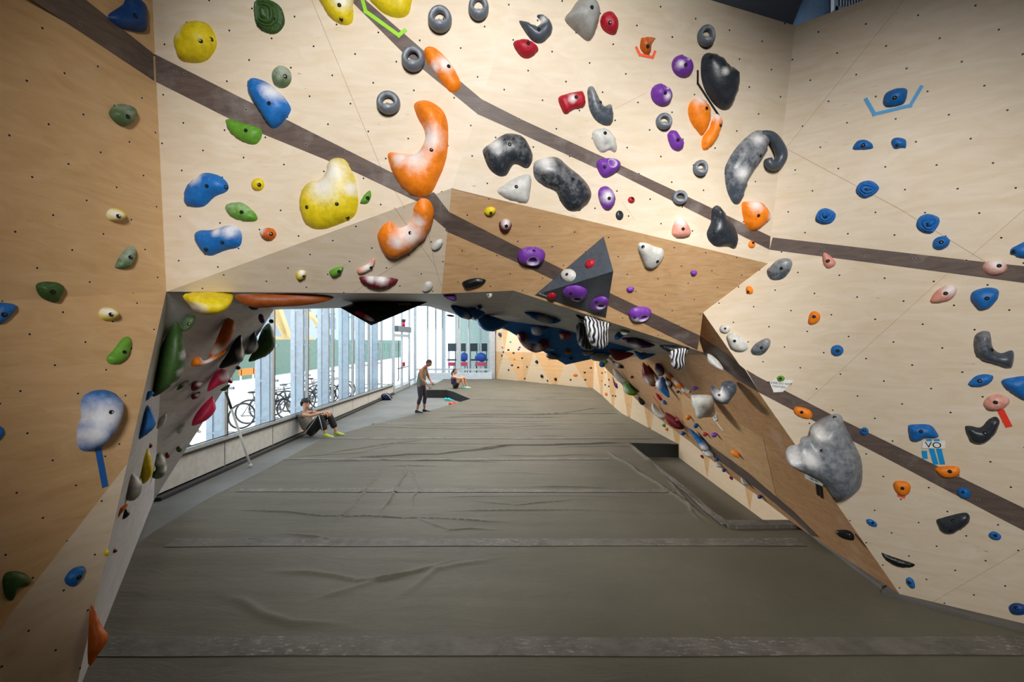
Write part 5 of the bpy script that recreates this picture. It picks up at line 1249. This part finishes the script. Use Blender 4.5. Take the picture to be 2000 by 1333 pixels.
# ------------------------------------------------------------------ outside: street, hoarding, buildings, bicycles
M['pave'] = plain('sunlit pavement', rgb(214, 214, 210), .85); M['hoard'] = plain('sage green hoarding', rgb(96, 126, 114), .7); M['facade'] = plain('pale facade', rgb(214, 220, 226), .8); M['facade2'] = plain('grey blue facade', rgb(172, 184, 194), .7); M['pane_d'] = plain('facade window glass', rgb(110, 130, 150), .15, .3)
M['yellowm'] = plain('crane yellow', rgb(222, 192, 132), .5); M['tyre'] = plain('tyre rubber', rgb(30, 30, 32), .7); M['chrome'] = plain('bike metal', rgb(150, 154, 160), .3, .8); M['pinkb'] = plain('pink vinyl', rgb(236, 96, 132), .5); M['bluev'] = plain('blue vinyl', rgb(44, 92, 190), .45); M['mint'] = plain('frosted mint wall', rgb(190, 214, 208), .6)
mb = MB(); mb.poly([(-90, -8, -.05), (XL - .05, -8, -.05), (XL - .05, 24.3, -.05), (XL - .05, 90, -.05), (-90, 90, -.05)]); struct(mb.build('ground', M['pave']))
mb = MB(); mb.box((-5.75, 15, .0), (1.1, 20, .1)); struct(mb.build('ground_kerb', M['concrete']))
hr = empty('hoarding_fence', (-16, 10, 0), 0, label='sage green construction hoarding running along the street outside', cat='fence')
for i in range(14):
    mb = MB(); mb.box((0, 2 + i * 4, 1.2), (.08, 3.94, 2.4)); mb.build('board_panel', M['hoard'] , hr)
mb = MB(); mb.box((.06, 6, 2.45), (.1, 12, .12)); mb.build('top_rail', M['orange'], hr)
def building(name, x, y, wx, wy, h, m, label, nx, nz):
    r = empty(name, (x, y, 0), 0, label=label, cat='building'); mb = MB(); mb.box((0, 0, h / 2), (wx, wy, h)); mb.build('facade', m, r)
    for i in range(nx):
        for k in range(nz):
            mb = MB(); yy = -wy / 2 + (i + .5) * wy / nx; mb.box((wx / 2 + .02, yy, 1.8 + k * 3.1), (.12, wy / nx * .5, 1.7)); mb.box((wx / 2 + .09, yy, 1.8 + k * 3.1), (.03, .08, 1.7), 1); mb.build('window', [M['pane_d'], M['facade']], r)
building('building', -34, 24, 8, 18, 17, M['facade'], 'pale building with rows of windows behind the green hoarding, nearest', 4, 4)
building('building', -34, 44, 8, 18, 20, M['facade2'], 'grey blue building behind the hoarding, between the two others', 4, 5)
building('building', -30, 66, 8, 22, 22, M['facade2'], 'grey blue building farthest along the street, tall narrow windows', 5, 6)
cr = empty('excavator', (-21, 44, 0), 0, label='yellow excavator with a raised bent boom behind the hoarding', cat='excavator')
mb = MB(); mb.box((0, 0, 1.8), (2.6, 2.6, 1.8)); mb.build('cab_body', M['yellowm'], cr)
mb = MB()
for z0 in (0, .3): mb.bar((0, -2, 2.6 + z0), (0, -6, 6.5 + z0), .14, .14)
mb.bar((0, -1, 2.2), (0, -4, 6.4), .5, .6); mb.bar((0, -4, 6.4), (0, 4, 4.9), .45, .5); mb.bar((0, 4, 4.9), (0, 7, 3.0), .35, .4); mb.build('boom', M['yellowm'], cr)
mb = MB(); mb.box((0, 7.1, 2.6), (1, .9, .8)); mb.build('bucket', M['slate'], cr)
mb = MB(); mb.box((-.0, 0, .45), (3, 3.4, .9)); mb.build('tracks', M['tyre'], cr)
# road barricades
for k, (x, y) in enumerate(((-12.5, 15.5), (-12.5, 21.5), (-12.2, 26.0))):
    r = empty('barricade', (x, y, 0), 0, label='orange and white barricade outside, %s of three' % ('nearest', 'middle', 'farthest')[k], cat='barricade', group='street barricades')
    mb = MB(); mb.box((0, 0, .85), (.06, 1.2, .3)); mb.build('board', M['orange'], r)
    for s_ in (-.5, .5): mb = MB(); mb.bar((0, s_, 0), (0, s_, 1.0), .06); mb.build('leg', M['shoewhite'], r)
def bike_proto(frame_m, label, loc, rz, lean=.08):
    r = empty('bicycle', loc, rz, label=label, cat='bicycle', group='bicycles parked outside the windows')
    r.rotation_euler = (lean, 0, rz)
    for x in (-.52, .52):
        wh = MB(); wh.tube([(x + .33 * math.cos(t), 0, .35 + .33 * math.sin(t)) for t in [2 * math.pi * k / 28 for k in range(28)]], .018, 8, 0, True); o = wh.build('wheel', M['tyre'], r)
        sp = MB(); sp.tube([(x + .305 * math.cos(t), 0, .35 + .305 * math.sin(t)) for t in [2 * math.pi * k / 24 for k in range(24)]], .008, 5, 0, True)
        for k in range(14): t = 2 * math.pi * k / 14; sp.bar((x, 0, .35), (x + .3 * math.cos(t), 0, .35 + .3 * math.sin(t)), .004)
        sp.tube([(x, -.04, .35), (x, .04, .35)], .022, 8); sp.build('rim', M['chrome'], o)
    f = MB(); bb, hd1, hd2, st = V((-.08, 0, .30)), V((.36, 0, .86)), V((.39, 0, .72)), V((-.24, 0, .82))
    for a, b, rr in ((bb, st, .016), (bb, hd2, .02), (st * .97 + V((0, 0, .02)), hd1, .017), (bb, V((-.52, 0, .35)), .011), (st, V((-.52, 0, .35)), .010), (hd1, V((.52, 0, .35)), .014), (st, V((-.27, 0, .93)), .013)): f.tube([a, b], rr, 8)
    f.build('frame', frame_m, r)
    f = MB(); f.ell((-.28, 0, .95), (.13, .06, .03), None); f.build('saddle', M['tyre'], r)
    f = MB(); f.tube([hd1, V((.34, 0, .98)), V((.42, 0, 1.0))], .013, 8); f.tube([(.36, -.28, 1.0), (.42, -.1, 1.0), (.42, .1, 1.0), (.36, .28, 1.0)], .012, 8); f.build('handlebar', M['chrome'], r)
    f = MB(); f.tube([(-.08, -.03, .30), (-.08, -.05, .30)], .09, 16); f.bar((-.08, -.06, .30), (.04, -.08, .18), .02); f.bar((-.08, .04, .30), (-.2, .06, .42), .02); f.build('crank', M['chrome'], r)
    return r
def copy_tree(o, parent=None):
    c = o.copy(); C.objects.link(c); c.parent = parent
    for q in list(o.children): copy_tree(q, c)
    return c
p0 = bike_proto(M['slate'], 'dark framed bicycle with large wheel nearest the seated man', (-6.75, 12.3, 0), .95)
bl_ = ['dark bicycle second in the row from the left outside', 'dark bicycle third in the row outside the windows', 'dark bicycle fourth in the row outside the windows', 'dark bicycle fifth in the row outside the windows', 'dark bicycle sixth in the row outside the windows', 'dark bicycle seventh in the row outside the windows', 'dark bicycle last but one in the row outside', 'dark bicycle at the right end of the parked row']
for k, lb_ in enumerate(bl_):
    c = copy_tree(p0); c.location = (-6.9 - .05 * (k % 3), 12.95 + k * .72, 0); c.rotation_euler = (.1 * (-1) ** k, 0, .75 + .12 * (k % 3)); c['label'] = lb_
bike_proto(M['orange'], 'orange framed bicycle by the leaning pole, left of the parked row', (-6.9, 9.3, 0), 1.25, .02)
# room seen through the far glass
mb = MB(); mb.poly([(-9, 24.5, -.02), (4, 24.5, -.02), (4, 33, -.02), (-9, 33, -.02)]); struct(mb.build('floor', M['concrete']))
mb = MB(); mb.poly([(-4.0, 32, 0), (4, 32, 0), (4, 32, 7), (-4.0, 32, 7)]); mb.poly([(.2, 24.6, 0), (.2, 32, 0), (.2, 32, 7), (.2, 24.6, 7)]); struct(mb.build('wall_far_room', M['mint']))
for i, x in enumerate((-4.1, -3.3, -2.6, -1.9, -1.3)):
    mb = MB(); mb.box((x, 27.6, 3), (.12, .12, 6)); struct(mb.build('trim_%d' % (i + 2), M['whitefin']))
for k, (px, w_, nm) in enumerate(((882, .35, 'left'), (906, .5, 'middle'), (939, .62, 'right'))):
    x = (px - 1000) / F * 26; r = empty('bench', (x, 26, -.02), 0, label='pink padded bench behind the far glass, the %s one' % nm, cat='bench', group='pink benches in the far room')
    mb = MB(); mb.box((0, 0, 1.0), (w_, .4, .2)); mb.build('seat', M['pinkb'], r)
    for s_ in (-1, 1): mb = MB(); mb.bar((s_ * w_ * .4, 0, 0), (s_ * w_ * .4, 0, .92), .05); mb.build('leg', M['darkframe'], r)
    if k:
        mb = MB()
        def lump(q): return q * (1 + .18 * noise.noise(q * 4 + V((k, 0, 0))))
        mb.ell((x, 26, 1.38), (w_ * .52, .2, .27), None, 0, 18, 12, lump); o = mb.build('gym_bag', M['bluev']); tag(o, 'blue bag piled on the %s pink bench behind the far glass' % nm, 'bag', 'blue bags on the pink benches')
for k, px in enumerate((883, 902, 925, 944)):
    x = (px - 1000) / F * 29; mb = MB(); mb.box((x, 29, 1.9), (.5, .4, .5)); mb.box((x, 29, 1.1), (.55, .5, .1)); mb.bar((x - .2, 29, 0), (x - .2, 29, 1.7), .05); mb.bar((x + .2, 29, 0), (x + .2, 29, 1.7), .05); o = mb.build('equipment_rack', M['slate']); tag(o, 'dark equipment rack far back in the glazed room, %s from the left' % ('first', 'second', 'third', 'fourth')[k], 'rack', 'racks in the far room')
